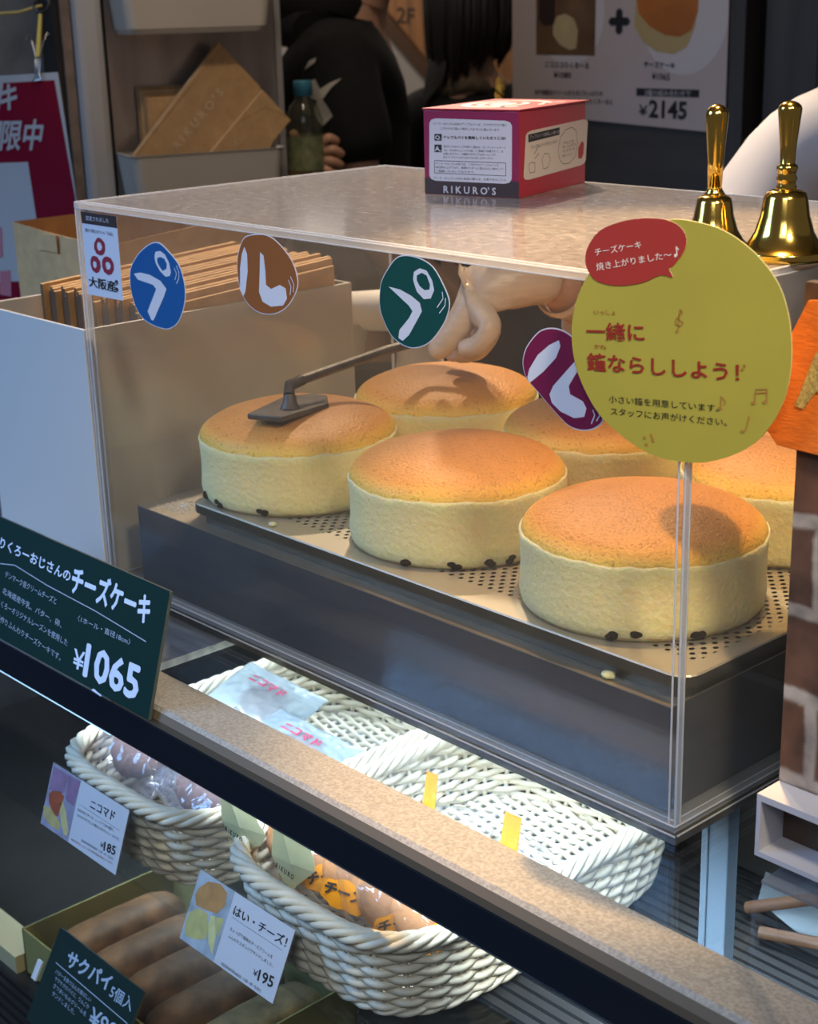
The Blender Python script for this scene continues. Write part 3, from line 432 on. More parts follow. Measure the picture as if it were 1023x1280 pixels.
# person with the bottle, almost wholly behind the refrigerator
M1 = (-1.265, .898); L = local(M1)
t = thing('person', 'person hidden behind the refrigerator, only a hand with lace cuff on a bottle showing', 'person', (M1[0], M1[1], -1.0))
J, E = legs_feet(L, -.22, .09, 0, (.12, .11)); b = len(J)
J += [L(0, 0, -.02, .105), L(0, 0, .20, .115), L(0, 0, .30, .07), L(0, 0, .36, .045), L(.01, 0, .42, .06), L(.01, 0, .50, .075), L(0, 0, .56, .06), L(.02, -.15, .28, .045), L(.04, -.20, .03, .038), L(.02, .15, .28, .045), L(.02, .18, .05, .036), L(.03, .17, -.14, .026)]
E += [(0, b)] + [(b + i, b + i + 1) for i in range(6)] + [(b + 2, b + 7), (b + 7, b + 8), (b + 2, b + 9), (b + 9, b + 10), (b + 10, b + 11)]
k = len(J)
HW = Vector((-.916, .993, .222)); HP = HW + Vector((.004, .006, .045))   # wrist and palm behind the bottle
J += [tuple(HW) + (.025,), tuple(HP) + (.030, .018)]; E += [(b + 8, k), (k, k + 1)]
for q, (ds, dz, bend) in enumerate(((.050, .030, .008), (.058, .010, .010), (.056, -.010, .008), (.046, -.028, .004))):
    m = len(J); a = HP + rh * .022 + Vector((0, 0, dz * .55)); J += [tuple(a - fh * .012) + (.010,), tuple(HP + rh * ds * .8 - fh * .026 + Vector((0, 0, dz + .004))) + (.0095,), tuple(HP + rh * (ds + .006) - fh * .012 + Vector((0, 0, dz - bend))) + (.008,)]
    E += [(k + 1, m), (m, m + 1), (m + 1, m + 2)]
m = len(J); J += [tuple(HP + rh * -.018 + Vector((0, 0, .018))) + (.011,), tuple(HP + rh * -.022 - fh * .012 + Vector((0, 0, .046))) + (.009,)]; E += [(k + 1, m), (m, m + 1)]
skin('body', J, E, M_skin, t)
jk = [L(0, 0, -.24, .14, .13), L(0, 0, -.02, .125), L(0, 0, .20, .13), L(0, 0, .295, .085), L(.02, -.15, .28, .06), L(.04, -.20, .03, .05), tuple(HW - Vector((.06, .05, .07))) + (.036,), L(.02, .15, .28, .06), L(.02, .18, .05, .048), L(.03, .17, -.11, .036)]
skin('jacket', jk, [(0, 1), (1, 2), (2, 3), (3, 4), (4, 5), (5, 6), (3, 7), (7, 8), (8, 9)], M_cloth_black, t)
J, E = legs_feet(L, -.22, .09, 0, (.13, .12)); J = J[:4] + J[6:9]; skin('trousers', [j[:3] + (j[3] * 1.12,) for j in J], [(0, 1), (1, 2), (2, 3), (0, 4), (4, 5), (5, 6)], M_trous, t)
ax = (HP - HW).normalized(); g = MB()
def lace(p): a = math.atan2(p.y, p.x); k = 1 + .12 * math.sin(a * 9 + p.z * 260) + .08 * math.sin(p.z * 400); return Vector((p.x * k, p.y * k, p.z))
g.lathe([(.026, -.03), (.031, -.028), (.032, -.01), (.030, .012), (.034, .02), (.031, .024), (.027, .02)], 40, 0, HW + Vector((-.004, -.004, -.012)), fn=lace); g.build('lace_cuff', mat('cream_lace', (0.44, 0.35, 0.17), 0.8, var=0.25, scale=160, bump=0.4), t)
face(L, .01, .50, 'r', M_skin, t); MB().ball(L(-.005, 0, .53), (.088, .088, .085), fn=lambda p: Vector((p.x, p.y, max(p.z, -.05)))).build('hair', M_hair, t)
# bottle of tea in that hand
BB = HP - fh * .018 + rh * .0 + Vector((-.002, 0, -.055))
t = thing('tea_bottle', 'clear plastic tea bottle with a blue cap held against the black T-shirt', 'bottle', tuple(BB))
MB().lathe([(.0, 0), (.030, .0), (.033, .006), (.033, .090), (.032, .118), (.024, .140), (.014, .152), (.0135, .160)], 32).build('bottle_body', clear('bottle_plastic', (0.84, 0.86, 0.74), 0.06, 0.05, haze=0.07, hcol=(0.55, 0.55, 0.42)), t, world=False)
MB().lathe([(.0335, .035), (.0335, .092)], 32).build('wrapper_label', mat('bottle_label', (0.09, 0.12, 0.07), 0.5, var=0.7, scale=60, col2=(0.24, 0.25, 0.12)), t, world=False)
MB().lathe([(.0, .182), (.0155, .182), (.016, .180), (.016, .158), (.014, .157)], 24).build('cap', mat('blue_cap', (0.06, 0.28, 0.42), 0.4), t, world=False)
# woman with long black hair, seen from behind
M2 = (-1.355, 1.84); L_ = local(M2); L = lambda s_, t_, z, *r: L_(s_, t_, z + .035 if z > -.26 else z, *r)
t = thing('person', 'person in black with long dark hair and a gold bag chain, seen from behind', 'person', (M2[0], M2[1], -1.0))
J, E = legs_feet(L, -.22, .09, 0, (.14, .12)); b = len(J)
J += [L(0, 0, -.02, .105), L(0, 0, .17, .11), L(0, 0, .27, .06), L(.0, 0, .33, .042), L(.0, 0, .38, .06), L(0, 0, .46, .075), L(0, 0, .52, .06)]
E += [(0, b)] + [(b + i, b + i + 1) for i in range(6)]
for sg in (-1, 1):
    k = len(J); J += [L(sg * .14, 0, .24, .045), L(sg * .19, .02, .0, .037), L(sg * .19, .06, -.19, .026), L(sg * .185, .08, -.25, .024), L(sg * .18, .09, -.33, .012)]; E += [(b + 2, k)] + [(k + i, k + i + 1) for i in range(4)]
skin('body', J, E, M_skin, t)
J = [L(0, 0, -.30, .16, .14), L(0, 0, -.02, .125), L(0, 0, .16, .135, .115), L(0, 0, .255, .09, .075), L(0, 0, .30, .055)]; E = [(0, 1), (1, 2), (2, 3), (3, 4)]
for sg in (-1, 1): k = len(J); J += [L(sg * .145, 0, .235, .058), L(sg * .19, .02, .0, .048), L(sg * .19, .06, -.17, .036)]; E += [(3, k), (k, k + 1), (k + 1, k + 2)]
coat = skin('coat', J, E, M_cloth_black, t)
J, E = legs_feet(L, -.24, .09, 0, (.15, .13)); J = J[:4] + J[6:9]; skin('trousers', [j[:3] + (j[3] * 1.12,) for j in J], [(0, 1), (1, 2), (2, 3), (0, 4), (4, 5), (5, 6)], M_trous, t)
g = MB().ball(L(0, -.004, .478), (.088, .088, .094), seg=40, rings=24); rnd = random.Random(11)
for q in range(150):
    a = rnd.uniform(0, 2 * PI); front = max(0, math.cos(a)); ln = rnd.uniform(.120, .165) - .05 * max(0, math.sin(a - .4)); rr_ = rnd.uniform(.084, .096); top = rnd.uniform(.3, 1.0)
    if front > .6: continue
    ca, sa = math.cos(a), math.sin(a)
    pt = lambda k, z, d=0: L(sa * k + d, ca * k - .004, z)
    g.tube([pt(.030, .570), pt(rr_ * .72, .548), pt(rr_, .490), pt(rr_ * 1.0, .430), pt(rr_ * .92, .375, -.006), pt(rr_ * .80, .462 - ln + rnd.uniform(-.01, .01), -.014)], [.006, .011, .013, .012, .010, .002], 6)
g.build('hair', M_hair, t)
g = MB()
for q in range(16): a = q / 15; g.tube([L(-.080 + .02 * a, .02 - .06 * a, .42), L(-.092 + .03 * a, -.02 - .05 * a, .35), L(-.118 + .05 * a, -.05 - .03 * a, .25 + .06 * a)], [.007, .006, .001], 6)
g.build('hair_strand', M_hair, t)
face(L, 0, .46, 1, M_skin, t)
g = MB().lathe([(.052, .0), (.072, -.018), (.078, -.022), (.060, .008)], 40, 0, L(-.01, -.005, .315), fn=lambda p: Vector((p.x * 1.05, p.y * 1.05, p.z - .25 * abs(p.x * rh.x + p.y * rh.y)))); g.build('collar', mat('brown_lace_collar', (0.16, 0.12, 0.075), 0.8, var=0.4, scale=120), coat)
g = MB(); pts = [L(.055, -.075, .315), L(.058, -.098, .295), L(.05, -.122, .26), L(.045, -.135, .20)]
for i in range(16):
    u = i / 15 * 2.999; j = int(u); q = Vector(pts[j]).lerp(Vector(pts[j + 1]), u - j); a = (Vector(pts[j + 1]) - Vector(pts[j])).normalized(); b_ = rh if i % 2 else fh
    g.tube([q + a * .008 * math.cos(x) + b_ * .008 * math.sin(x) for x in [2 * PI * k / 12 for k in range(12)]], .0026, 6, closed=True)
g.build('gold_chain', M_gold, coat)
# ------------------------------------------------------------------ refrigerated display counter
t = thing('display_counter', 'refrigerated glass display counter with a speckled gold front rail under the acrylic box', 'display counter', (0.45, 0.1, -1.0))
M_glass = clear('counter_glass', (0.93, 0.965, 0.98), 0.045, 0.015)
M_rail = mat('gold_speckle', (0.30, 0.285, 0.26), 0.42, 0.2, var=0.22, scale=420, detail=2)
M_navy = mat('navy_gloss', (0.006, 0.010, 0.018), 0.16)
M_dark_in = mat('dark_lining', (0.020, 0.018, 0.016), 0.35, var=0.2, scale=6)
X0, X1 = -0.62, 1.35; PX0, PX1 = 0.628, 0.652
MB().box((0.192, -0.076, -0.018), (X1, 0.42, -0.012)).build('top_glass', M_glass, t)
part_label(MB().box((X0, -0.078, -0.019), (0.1905, 0.42, -0.0123)).build('steel_top', mat('blue_grey_steel', (0.34, 0.36, 0.39), 0.30, 0.85, var=0.2, scale=5, stretch=(3, 20, 1)), t), 'brushed steel end of the top')
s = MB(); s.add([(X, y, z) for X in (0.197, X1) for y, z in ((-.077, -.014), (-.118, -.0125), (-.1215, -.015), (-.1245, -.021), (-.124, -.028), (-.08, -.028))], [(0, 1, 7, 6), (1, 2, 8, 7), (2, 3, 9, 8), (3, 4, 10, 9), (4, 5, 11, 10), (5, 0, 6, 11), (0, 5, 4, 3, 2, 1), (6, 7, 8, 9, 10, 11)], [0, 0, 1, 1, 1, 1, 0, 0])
s.build('front_rail', [M_rail, mat('rail_brown_bevel', (0.12, 0.095, 0.065), 0.5)], t)  # bevel is brown in its own colour
s = MB(); s.add([(X, y, z) for X in (X0, 0.196) for y, z in ((-.077, -.014), (-.118, -.0125), (-.1215, -.015), (-.1245, -.021), (-.124, -.028), (-.08, -.028))], [(0, 1, 7, 6), (1, 2, 8, 7), (2, 3, 9, 8), (3, 4, 10, 9), (4, 5, 11, 10), (5, 0, 6, 11), (0, 5, 4, 3, 2, 1), (6, 7, 8, 9, 10, 11)], [0] * 8)
s.build('front_rail', M_rail, t)
MB().box((X0, -.1243, -.060), (X1, -.105, -.0285)).build('fascia', M_navy, t, bevel=0.001)
MB().box((X0, -.1215, -.0635), (0.185, -.114, -.0602)).build('glass_edge_glow', mat('edge_glow_blue', (0.8, 0.9, 1), 0.5, emit=(0.45, 0.75, 1.0), estr=1.2), t)  # glowing strip stands in for the gleam on the glass edge
# sloping front glass
s = MB(); y0, z0, y1, z1 = -.1225, -.0605, -.235, -.56
s.add([(X, y, z) for X in (X0, X1) for y, z in ((y0, z0), (y1, z1), (y1 - .006, z1), (y0 - .0045, z0))], [(0, 1, 5, 4), (1, 2, 6, 5), (2, 3, 7, 6), (3, 0, 4, 7), (0, 3, 2, 1), (4, 5, 6, 7)])
s.build('front_glass', clear('front_glass', (0.95, 0.97, 0.975), 0.03, 0.015, haze=0.004, hcol=(0.5, 0.6, 0.7), hnoise=20), t)
MB().box((X0, 0.28, -.60), (.60, 0.295, -.03)).build('rear_panel', M_dark_in, t)
part_label(MB().box((.60, 0.28, -.60), (X1, 0.295, -.03)).build('rear_panel', mat('pale_blue_panel', (0.10, 0.145, 0.19), 0.35, var=0.06, scale=5), t), 'pale rear door')
s = MB().box((PX0, 0.105, -.2029), (PX1, 0.118, -.0225)); s.box((PX0 + .0055, .103, -.2029), (PX0 + .0075, .105, -.0225)); s.build('post', mat('pale_post', (0.15, 0.21, 0.28), 0.35, 0.2), t, bevel=0.001)
s = MB().box((X0, -.115, -.2070), (X1, -.02, -.2030)); s.build('glass_shelf', M_glass, t)
s = MB()
for k in range(26): s.box((0.46, -.018 + k * .0112, -.2074), (X1, -.0105 + k * .0112, -.2030))
s.box((0.458, -.02, -.2125), (0.470, .278, -.2076)); s.box((0.80, -.02, -.2125), (0.812, .278, -.2076)); s.build('slatted_shelf', mat('black_slats', (0.03, 0.032, 0.036), 0.35, 0.4), t)
MB().box((X0, -.018, -.2070), (0.456, .278, -.2030)).build('glass_shelf', M_glass, t)
MB().box((X0, -.225, -.62), (X1, .28, -.405)).build('lower_deck', M_dark_in, t)
s = MB()
for k in range(9): s.box((X0, -.205 + k * .0082, -.4045), (0.066, -.2005 + k * .0082, -.3985))
s.build('air_grille', mat('grille_black', (0.012, 0.012, 0.014), 0.35), t)
MB().box((X0, -.21, -1.0), (X1, .45, -.625)).build('plinth', M_steel_dark, t)
MB().box((X0, .30, -.62), (X1, .45, -.03)).build('machine_housing', M_steel_dark, t)
MB().box((X0 + .001, .4205, -.029), (X1 - .001, .45, -.0123)).build('rear_ledge', M_steel, t)

# ------------------------------------------------------------------ acrylic display case
Lx, Dy, Hz = 0.684, 0.372, 0.3545
M_edge = clear('acrylic_edge', (0.80, 0.79, 0.76), 0.10, 0.12, haze=0.42, hcol=(0.78, 0.80, 0.84), back=0.65)
M_face = clear('acrylic_front', (0.975, 0.97, 0.955), 0.03, 0.02, haze=0.03, hcol=(0.85, 0.78, 0.66), hnoise=9, back=.6)
M_topf = clear('acrylic_top', (0.80, 0.79, 0.78), 0.06, 0.10, haze=0.20, hcol=(0.76, 0.74, 0.78), hnoise=120, bump=0.02, bscale=300)
T = 0.005
t = thing('acrylic_display_case', 'large clear acrylic display case covering the cheesecakes', 'display case', (Lx / 2, Dy / 2, -0.012))
def panel(name, lo, hi, big, fm):
    mi = [1] * 6
    for f in big: mi[f] = 0
    return MB().box(lo, hi, mi).build(name, [fm, M_edge], t)
panel('front_panel', (0, 0, 0), (Lx, T, Hz - T), (2, 4), M_face)
panel('side_panel', (0, T, 0), (T, Dy, Hz - T), (3, 5), M_face)
panel('side_panel', (Lx - T, T, 0), (Lx, Dy, Hz - T), (3, 5), M_face)
panel('top_panel', (0, 0, Hz - T), (Lx, Dy, Hz), (0, 1), M_topf)
M_highlight = clear('highlight_white', (0.9, 0.9, 0.88), 0.10, 0.15, haze=0.72, hcol=(0.82, 0.84, 0.90), back=0.6)  # pale haze paints bright highlights along the acrylic edges
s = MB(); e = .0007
def highlight_line(p, q): s.tube([p, q], e, 4)
highlight_line((0, -.0003, Hz - .0004), (Lx, -.0003, Hz - .0004)); highlight_line((0, -.0003, Hz - T), (Lx, -.0003, Hz - T)); highlight_line((T, T + .0004, Hz - T - .0006), (Lx - T, T + .0004, Hz - T - .0006))
highlight_line((Lx + .0003, 0, Hz - .0004), (Lx + .0003, Dy, Hz - .0004)); highlight_line((Lx + .0003, 0, Hz - T), (Lx + .0003, Dy, Hz - T)); highlight_line((0, 0, Hz + .0002), (0, Dy, Hz + .0002)); highlight_line((0, Dy, Hz), (Lx, Dy, Hz)); highlight_line((0, T, Hz + .0002), (Lx, T, Hz + .0002))
for x, y in ((0, 0), (T, -.0002), (Lx, 0), (Lx - T, -.0002), (Lx + .0002, T), (T, T)): highlight_line((x, y, .0002), (x, y, Hz))
highlight_line((0, -.0004, .0004), (Lx, -.0004, .0004)); highlight_line((T, T + .0006, .0008), (Lx - T, T + .0006, .0008)); highlight_line((Lx + .0004, 0, .0004), (Lx + .0004, Dy, .0004)); highlight_line((Lx - T, T, .0008), (Lx - T, Dy, .0008)); highlight_line((T, T, .0008), (T, Dy, .0008))
highlight_line((-.002, -.0022, -.0055), (Lx + .002, -.0022, -.0055)); highlight_line((Lx + .0022, 0, -.0055), (Lx + .0022, .40, -.0055))
part_label(s.build('edge_highlight', M_highlight, t), 'bright lines painting the highlights along the panel edges')
M_base = clear('acrylic_base', (0.30, 0.285, 0.26), 0.06, 0.08, haze=0.20, hcol=(0.40, 0.36, 0.30))
MB().box((-.002, -.002, -.0118), (Lx + .002, .400, -.0055)).build('base_plate', M_base, t)
part_label(MB().box((0.001, 0.001, -.0050), (Lx - .001, .399, -.0006)).build('base_plate', M_edge, t), 'clear upper base sheet')

# ------------------------------------------------------------------ tray stand, tray
t = thing('tray_stand', 'dark stainless steel stand under the perforated cake tray', 'stand', (0.354, 0.2, 0))
s = MB(); a0, a1, b0, b1, zt = 0.042, 0.668, 0.0125, 0.395, 0.077
s.box((a0, b0, 0), (a1, b1, zt - .001)); s.build('stand_body', mat('stand_steel', (0.085, 0.085, 0.10), 0.42, 0.5, var=0.12, scale=5, stretch=(1, 1, 10)), t)
MB().box((a0 - .0003, b0 - .0003, zt - .0009), (a1 + .0003, b1, zt)).build('stand_top', mat('worn_steel_top', (0.42, 0.38, 0.33), 0.42, 0.8, var=0.15, scale=14), t)
# perforated sheet: rows of oval holes
def perforated():
    m, nt, b = new_mat('perforated_aluminium'); N = nt.nodes.new; L = nt.links.new
    b.inputs['Base Color'].default_value = (0.52, 0.49, 0.43, 1); b.inputs['Metallic'].default_value = 0.75; b.inputs['Roughness'].default_value = 0.42
    tc = N('ShaderNodeTexCoord'); sp = N('ShaderNodeSeparateXYZ'); L(tc.outputs['Object'], sp.inputs[0])
    def mth(op, a, c=None):
        n = N('ShaderNodeMath'); n.operation = op
        for i, v in enumerate((a, c)):
            if v is None: continue
            if isinstance(v, (int, float)): n.inputs[i].default_value = v
            else: L(v, n.inputs[i])
        return n.outputs[0]
    ds = []
    for o in (0.0, 0.5):
        fx = mth('SUBTRACT', mth('FRACT', mth('ADD', mth('DIVIDE', sp.outputs[0], .0105), 50 + o)), .5); fy = mth('SUBTRACT', mth('FRACT', mth('ADD', mth('DIVIDE', sp.outputs[1], .0125), 50 + o)), .5)
        ds.append(mth('SQRT', mth('ADD', mth('MULTIPLY', fx, fx), mth('MULTIPLY', fy, fy))))
    hole = mth('LESS_THAN', mth('MINIMUM', ds[0], ds[1]), .18)
    ins = mth('MULTIPLY', mth('GREATER_THAN', sp.outputs[1], -.158), mth('LESS_THAN', mth('ABSOLUTE', sp.outputs[0]), .262))
    tr = N('ShaderNodeBsdfTransparent'); mx = N('ShaderNodeMixShader'); L(mth('MULTIPLY', hole, ins), mx.inputs[0]); L(b.outputs[0], mx.inputs[1]); L(tr.outputs[0], mx.inputs[2])
    L(mx.outputs[0], nt.nodes['Material Output'].inputs[0]); return m
t = thing('perforated_tray', 'perforated metal baking tray that the six cheesecakes stand on', 'tray', (0.40, 0.205, zt))
def rr(x0, x1, y0, y1, r, n=6):
    o = []
    for cx, cy, a in ((x1 - r, y1 - r, 0), (x0 + r, y1 - r, PI / 2), (x0 + r, y0 + r, PI), (x1 - r, y0 + r, 1.5 * PI)):
        o += [(cx + r * math.cos(a + PI / 2 * k / n), cy + r * math.sin(a + PI / 2 * k / n)) for k in range(n + 1)]
    return o
pl = rr(.118, .676, .018, .388, .016); n = len(pl)
s = MB(); lv = [(pl, .0955), (rr(.119, .675, .019, .387, .015), .0965)]
s.add([(x, y, z) for p, z in lv for x, y in p], [(i, (i + 1) % n, n + (i + 1) % n, n + i) for i in range(n)] + [tuple(range(n, 2 * n))])
s.build('tray_sheet', perforated(), t)
s = MB(); s.add([(x, y, z) for z in (.0878, .0955) for x, y in pl], [(i, (i + 1) % n, n + (i + 1) % n, n + i) for i in range(n)])
p2 = rr(.126, .668, .026, .38, .010); s.add([(x, y, .0878) for x, y in pl] + [(x, y, .0878) for x, y in p2], [(i, n + i, n + (i + 1) % n, (i + 1) % n) for i in range(n)])
s.add([(x, y, z) for z in (.0772, .0878) for x, y in p2], [(i, (i + 1) % n, n + (i + 1) % n, n + i) for i in range(n)])
s.build('tray_rim', mat('tray_rim_dark', (0.10, 0.09, 0.075), 0.35, 0.8), t)

# ------------------------------------------------------------------ cheesecakes
def crust_material():
    m, nt, b = new_mat('baked_crust'); N = nt.nodes.new; L = nt.links.new
    b.inputs['Roughness'].default_value = 0.45; b.inputs['Specular IOR Level'].default_value = 0.4; b.inputs['Subsurface Weight'].default_value = 0.12; b.inputs['Subsurface Radius'].default_value = (.02, .01, .004); b.inputs['Subsurface Scale'].default_value = .4
    tc = N('ShaderNodeTexCoord'); sp = N('ShaderNodeSeparateXYZ'); L(tc.outputs['Object'], sp.inputs[0])
    nz = N('ShaderNodeTexNoise'); nz.inputs['Scale'].default_value = 22; nz.inputs['Detail'].default_value = 5; L(tc.outputs['Object'], nz.inputs['Vector'])
    ma = N('ShaderNodeMath'); ma.operation = 'MULTIPLY_ADD'; L(nz.outputs['Fac'], ma.inputs[0]); ma.inputs[1].default_value = .0045; L(sp.outputs[2], ma.inputs[2])
    mr = N('ShaderNodeMapRange'); mr.inputs[1].default_value = .053; mr.inputs[2].default_value = .084; L(ma.outputs[0], mr.inputs[0])
    r = N('ShaderNodeValToRGB'); e = r.color_ramp.elements
    e[0].position = 0.0; e[0].color = (0.84, 0.64, 0.15, 1); e[1].position = 1.0; e[1].color = (0.46, 0.205, 0.065, 1)
    x = e.new(.24); x.color = (0.82, 0.50, 0.09, 1); x = e.new(.52); x.color = (0.62, 0.285, 0.07, 1)
    L(mr.outputs[0], r.inputs[0])
    n2 = N('ShaderNodeTexNoise'); n2.inputs['Scale'].default_value = 420; n2.inputs['Detail'].default_value = 3; L(tc.outputs['Object'], n2.inputs['Vector'])
    r2 = N('ShaderNodeValToRGB'); r2.color_ramp.elements[0].position = .32; r2.color_ramp.elements[0].color = (.66, .62, .58, 1); r2.color_ramp.elements[1].position = .44; r2.color_ramp.elements[1].color = (1, 1, 1, 1); L(n2.outputs['Fac'], r2.inputs[0])
    mx = N('ShaderNodeMix'); mx.data_type = 'RGBA'; mx.blend_type = 'MULTIPLY'; mx.inputs[0].default_value = 1; L(r.outputs[0], mx.inputs[6]); L(r2.outputs[0], mx.inputs[7]); L(mx.outputs[2], b.inputs['Base Color'])
    bp = N('ShaderNodeBump'); bp.inputs['Strength'].default_value = .8; bp.inputs['Distance'].default_value = .0012; L(n2.outputs['Fac'], bp.inputs['Height']); L(bp.outputs[0], b.inputs['Normal']); return m
M_crust = crust_material()
M_sponge = mat('sponge', (0.93, 0.745, 0.37), 0.85, var=0.04, scale=300, bump=1.0, bscale=240, sub=0.7)
M_raisin = mat('raisin', (0.008, 0.005, 0.004), 0.95, spec=0.1, bump=0.6, bscale=300)
R0 = .090
def cake_sponge(seed):
    def fn(p):
        q = p * 60 + Vector((seed * 7, 0, 0)); n_ = noise.noise(q) * .0007 + noise.noise(p * 14 + Vector((seed, 0, 0))) * .0009
        r = math.hypot(p.x, p.y); k = (r + n_) / r if r > 1e-6 else 1
        lip = noise.noise(Vector((p.x * 90, p.y * 90, seed * 3.3))) * .0018 * max(0, (p.z - .046) / .009)
        return Vector((p.x * k, p.y * k, p.z + lip))
    return MB().lathe([(.001, 0), (.070, 0), (R0 - .0035, .0005), (R0 - .0012, .004), (R0 - .0004, .010), (R0 - .001, .020), (R0 - .0012, .030), (R0 - .0008, .040), (R0 - .0004, .048), (R0 + .0001, .0530), (R0 - .0006, .0546), (R0 - .0022, .0550), (R0 - .006, .053)], 128, fn=fn)
def cake_crust(seed):
    def fn(p):
        n_ = noise.noise(p * 25 + Vector((seed * 5, 1, 0))) * .0009 * min(1, (p.z - .05) * 60); return Vector((p.x, p.y, p.z + n_))
    pr = []
    for k in range(17):
        a = PI / 2 * k / 16; pr.append((max(.0006, (R0 - .0014) * math.cos(a)), .0535 + .0275 * math.sin(a) ** .95))
    return MB().lathe(pr, 96, fn=fn)
CAKES = [((.5617, .1125), .3, 'front cheesecake beside the acrylic corner with a dark shadow on its orange crust', (-1.10, -.92, -.44)),
         ((.3612, .1195), 1.4, 'middle cheesecake of the front row, right of the one under the branding iron', (-.50, -.80, -1.25, -.28)),
         ((.1634, .1112), 2.2, 'front-row cheesecake with the branding iron pressed on its crust', (-1.62, -1.05, -1.95)),
         ((.168, .293), 3.1, 'rear cheesecake behind the branding iron, under the green sticker', (-.5,)),
         ((.360, .303), 4.4, 'rear cheesecake below the crimson sticker, behind the middle cake', (-2.5,)),
         ((.558, .305), 5.3, 'rear cheesecake at the right, partly hidden by the brick-patterned board', (.2,))]
for (cx, cy), sd, lab, rs in CAKES:
    t = thing('cheesecake', lab, 'cake', (cx, cy, .0967), 'cheesecakes on the perforated tray')
    cake_sponge(sd).build('sponge', M_sponge, t, world=False); cake_crust(sd).build('crust', M_crust, t, world=False)
    for i, a in enumerate(rs):
        g = MB(); rnd = random.Random(i + sd)
        for q in range(3):
            aa = a + rnd.uniform(-.03, .03); g.ball(((R0 - .0028) * math.cos(aa), (R0 - .0028) * math.sin(aa), .0045 + rnd.uniform(-.001, .003)), (.0042, .0042, .0028), 0, 10, 7)
        g.build('raisin', M_raisin, t, world=False)
g = [((.610, .0185, .0775), .0045), ((.232, .026, .0970), .003)]
for i, ((x, y, z), r) in enumerate(g):
    tag(MB().ball((x, y, z + r * .45), (r * 1.2, r, r * .6), fn=lambda p: p * (1 + .3 * noise.noise(p * 600))).build('cake_crumb', M_sponge), ('yellow cake crumb lying on the stand below the front cheesecake', 'pale crumb on the tray beside the left cheesecake')[i], 'crumb')
rnd = random.Random(3); g = MB()
for i in range(120):
    a = rnd.gauss(0, 1); b_ = rnd.gauss(0, 1); x = .078 + a * .010; y = .035 + b_ * .010
    g.ball((x, y, .0776), rnd.uniform(.0003, .0009), 0, 5, 3)
o = g.build('sugar_crumbs', mat('sugar_crumbs', (0.7, 0.7, 0.66), 0.7)); tag(o, 'scatter of tiny white crumbs on the stand left of the iron-pressed cake', 'crumbs'); o['kind'] = 'stuff'

# ------------------------------------------------------------------ branding iron
M_iron = mat('worn_iron', (0.085, 0.080, 0.080), 0.45, 0.6, var=0.3, scale=60, bump=0.15, bscale=200)
t = thing('branding_iron', 'dark metal branding iron with a long rod pressed on the left front cheesecake', 'branding iron', (.178, .09, .1765))
IP = Frame((0, 0, .1760), (1, 0, .03), (0, 1, -.045)); IPz = lambda a, b, c=0: Vector((a / 1000, b / 1000, .1782 + c / 1000 - (b - 90) * .00004))
MB().prism([(181, 43), (211, 57), (196, 122), (171, 141), (154, 138), (148, 108)], IPz, -2.2, 3.0).build('brand_plate', M_iron, t, bevel=0.0012)
rod = [(.190, .083, .1815), (.186, .086, .192), (.181, .091, .199), (.183, .105, .2025)]
g = MB().tube([(.190, .083, .1805), (.189, .084, .186), (.187, .086, .192)], [.0095, .0065, .0055], 12); g.tube(rod[1:], [.0052, .0054, .005], 10); g.build('shank', M_iron, t)
MB().tube([(.181, .093, .2005), (.169, .215, .2080), (.176, .262, .2125), (.214, .306, .2320)], .0046, 4, up=(0, 0, 1)).build('rod', M_iron, t)

# ------------------------------------------------------------------ brass hand bells
def bell(loc, label, kh, kw, knobs):
    t = thing('hand_bell', label, 'bell', loc, 'hand bells on the acrylic case')
    h = .046 * kh; w_ = .0275 * kw
    MB().lathe([(.001, h * .99), (w_ * .30, h * .985), (w_ * .42, h * .95), (w_ * .47, h * .87), (w_ * .53, h * .62), (w_ * .64, h * .38), (w_ * .80, h * .20), (w_ * .93, h * .13), (w_ * .97, h * .115), (w_ * .965, h * .10), (w_ * 1.0, h * .06), (w_ * .99, h * .0), (w_ * .93, h * .0), (w_ * .88, h * .08), (w_ * .6, h * .36), (w_ * .45, h * .85), (.001, h * .9)], 64).build('bell_cup', M_gold, t, world=False)
    z = h * .98; pr = [(.0045, z - .002)]
    if knobs:
        for zz, r in ((0, .0062), (.002, .0068), (.004, .0056), (.006, .0060), (.0085, .0068), (.011, .0055), (.013, .0060), (.016, .0068), (.018, .0062), (.019, .0048)): pr.append((r, z + zz * .85))
        z += .0165; top = .038
    else:
        pr += [(.0075, z), (.0055, z + .003), (.0038, z + .007)]; z += .006; top = .052
    for u, r in ((0, .0046), (.3, .0052), (.7, .0068), (.84, .0074), (.88, .0074), (.92, .0068), (.96, .0052), (.985, .0032), (1.0, .0006)): pr.append((r, z + top * u))
    MB().lathe(pr, 40).build('handle', M_gold, t, world=False)
    MB().ball((0, 0, .008), .006).build('clapper', M_gold, t, world=False)
bell((.665, .119, Hz), 'larger brass hand bell with ringed handle on the acrylic case corner', .95, 1.06, True)
bell((.612, .116, Hz), 'smaller plain brass hand bell behind the round yellow sign', .80, .90, False)
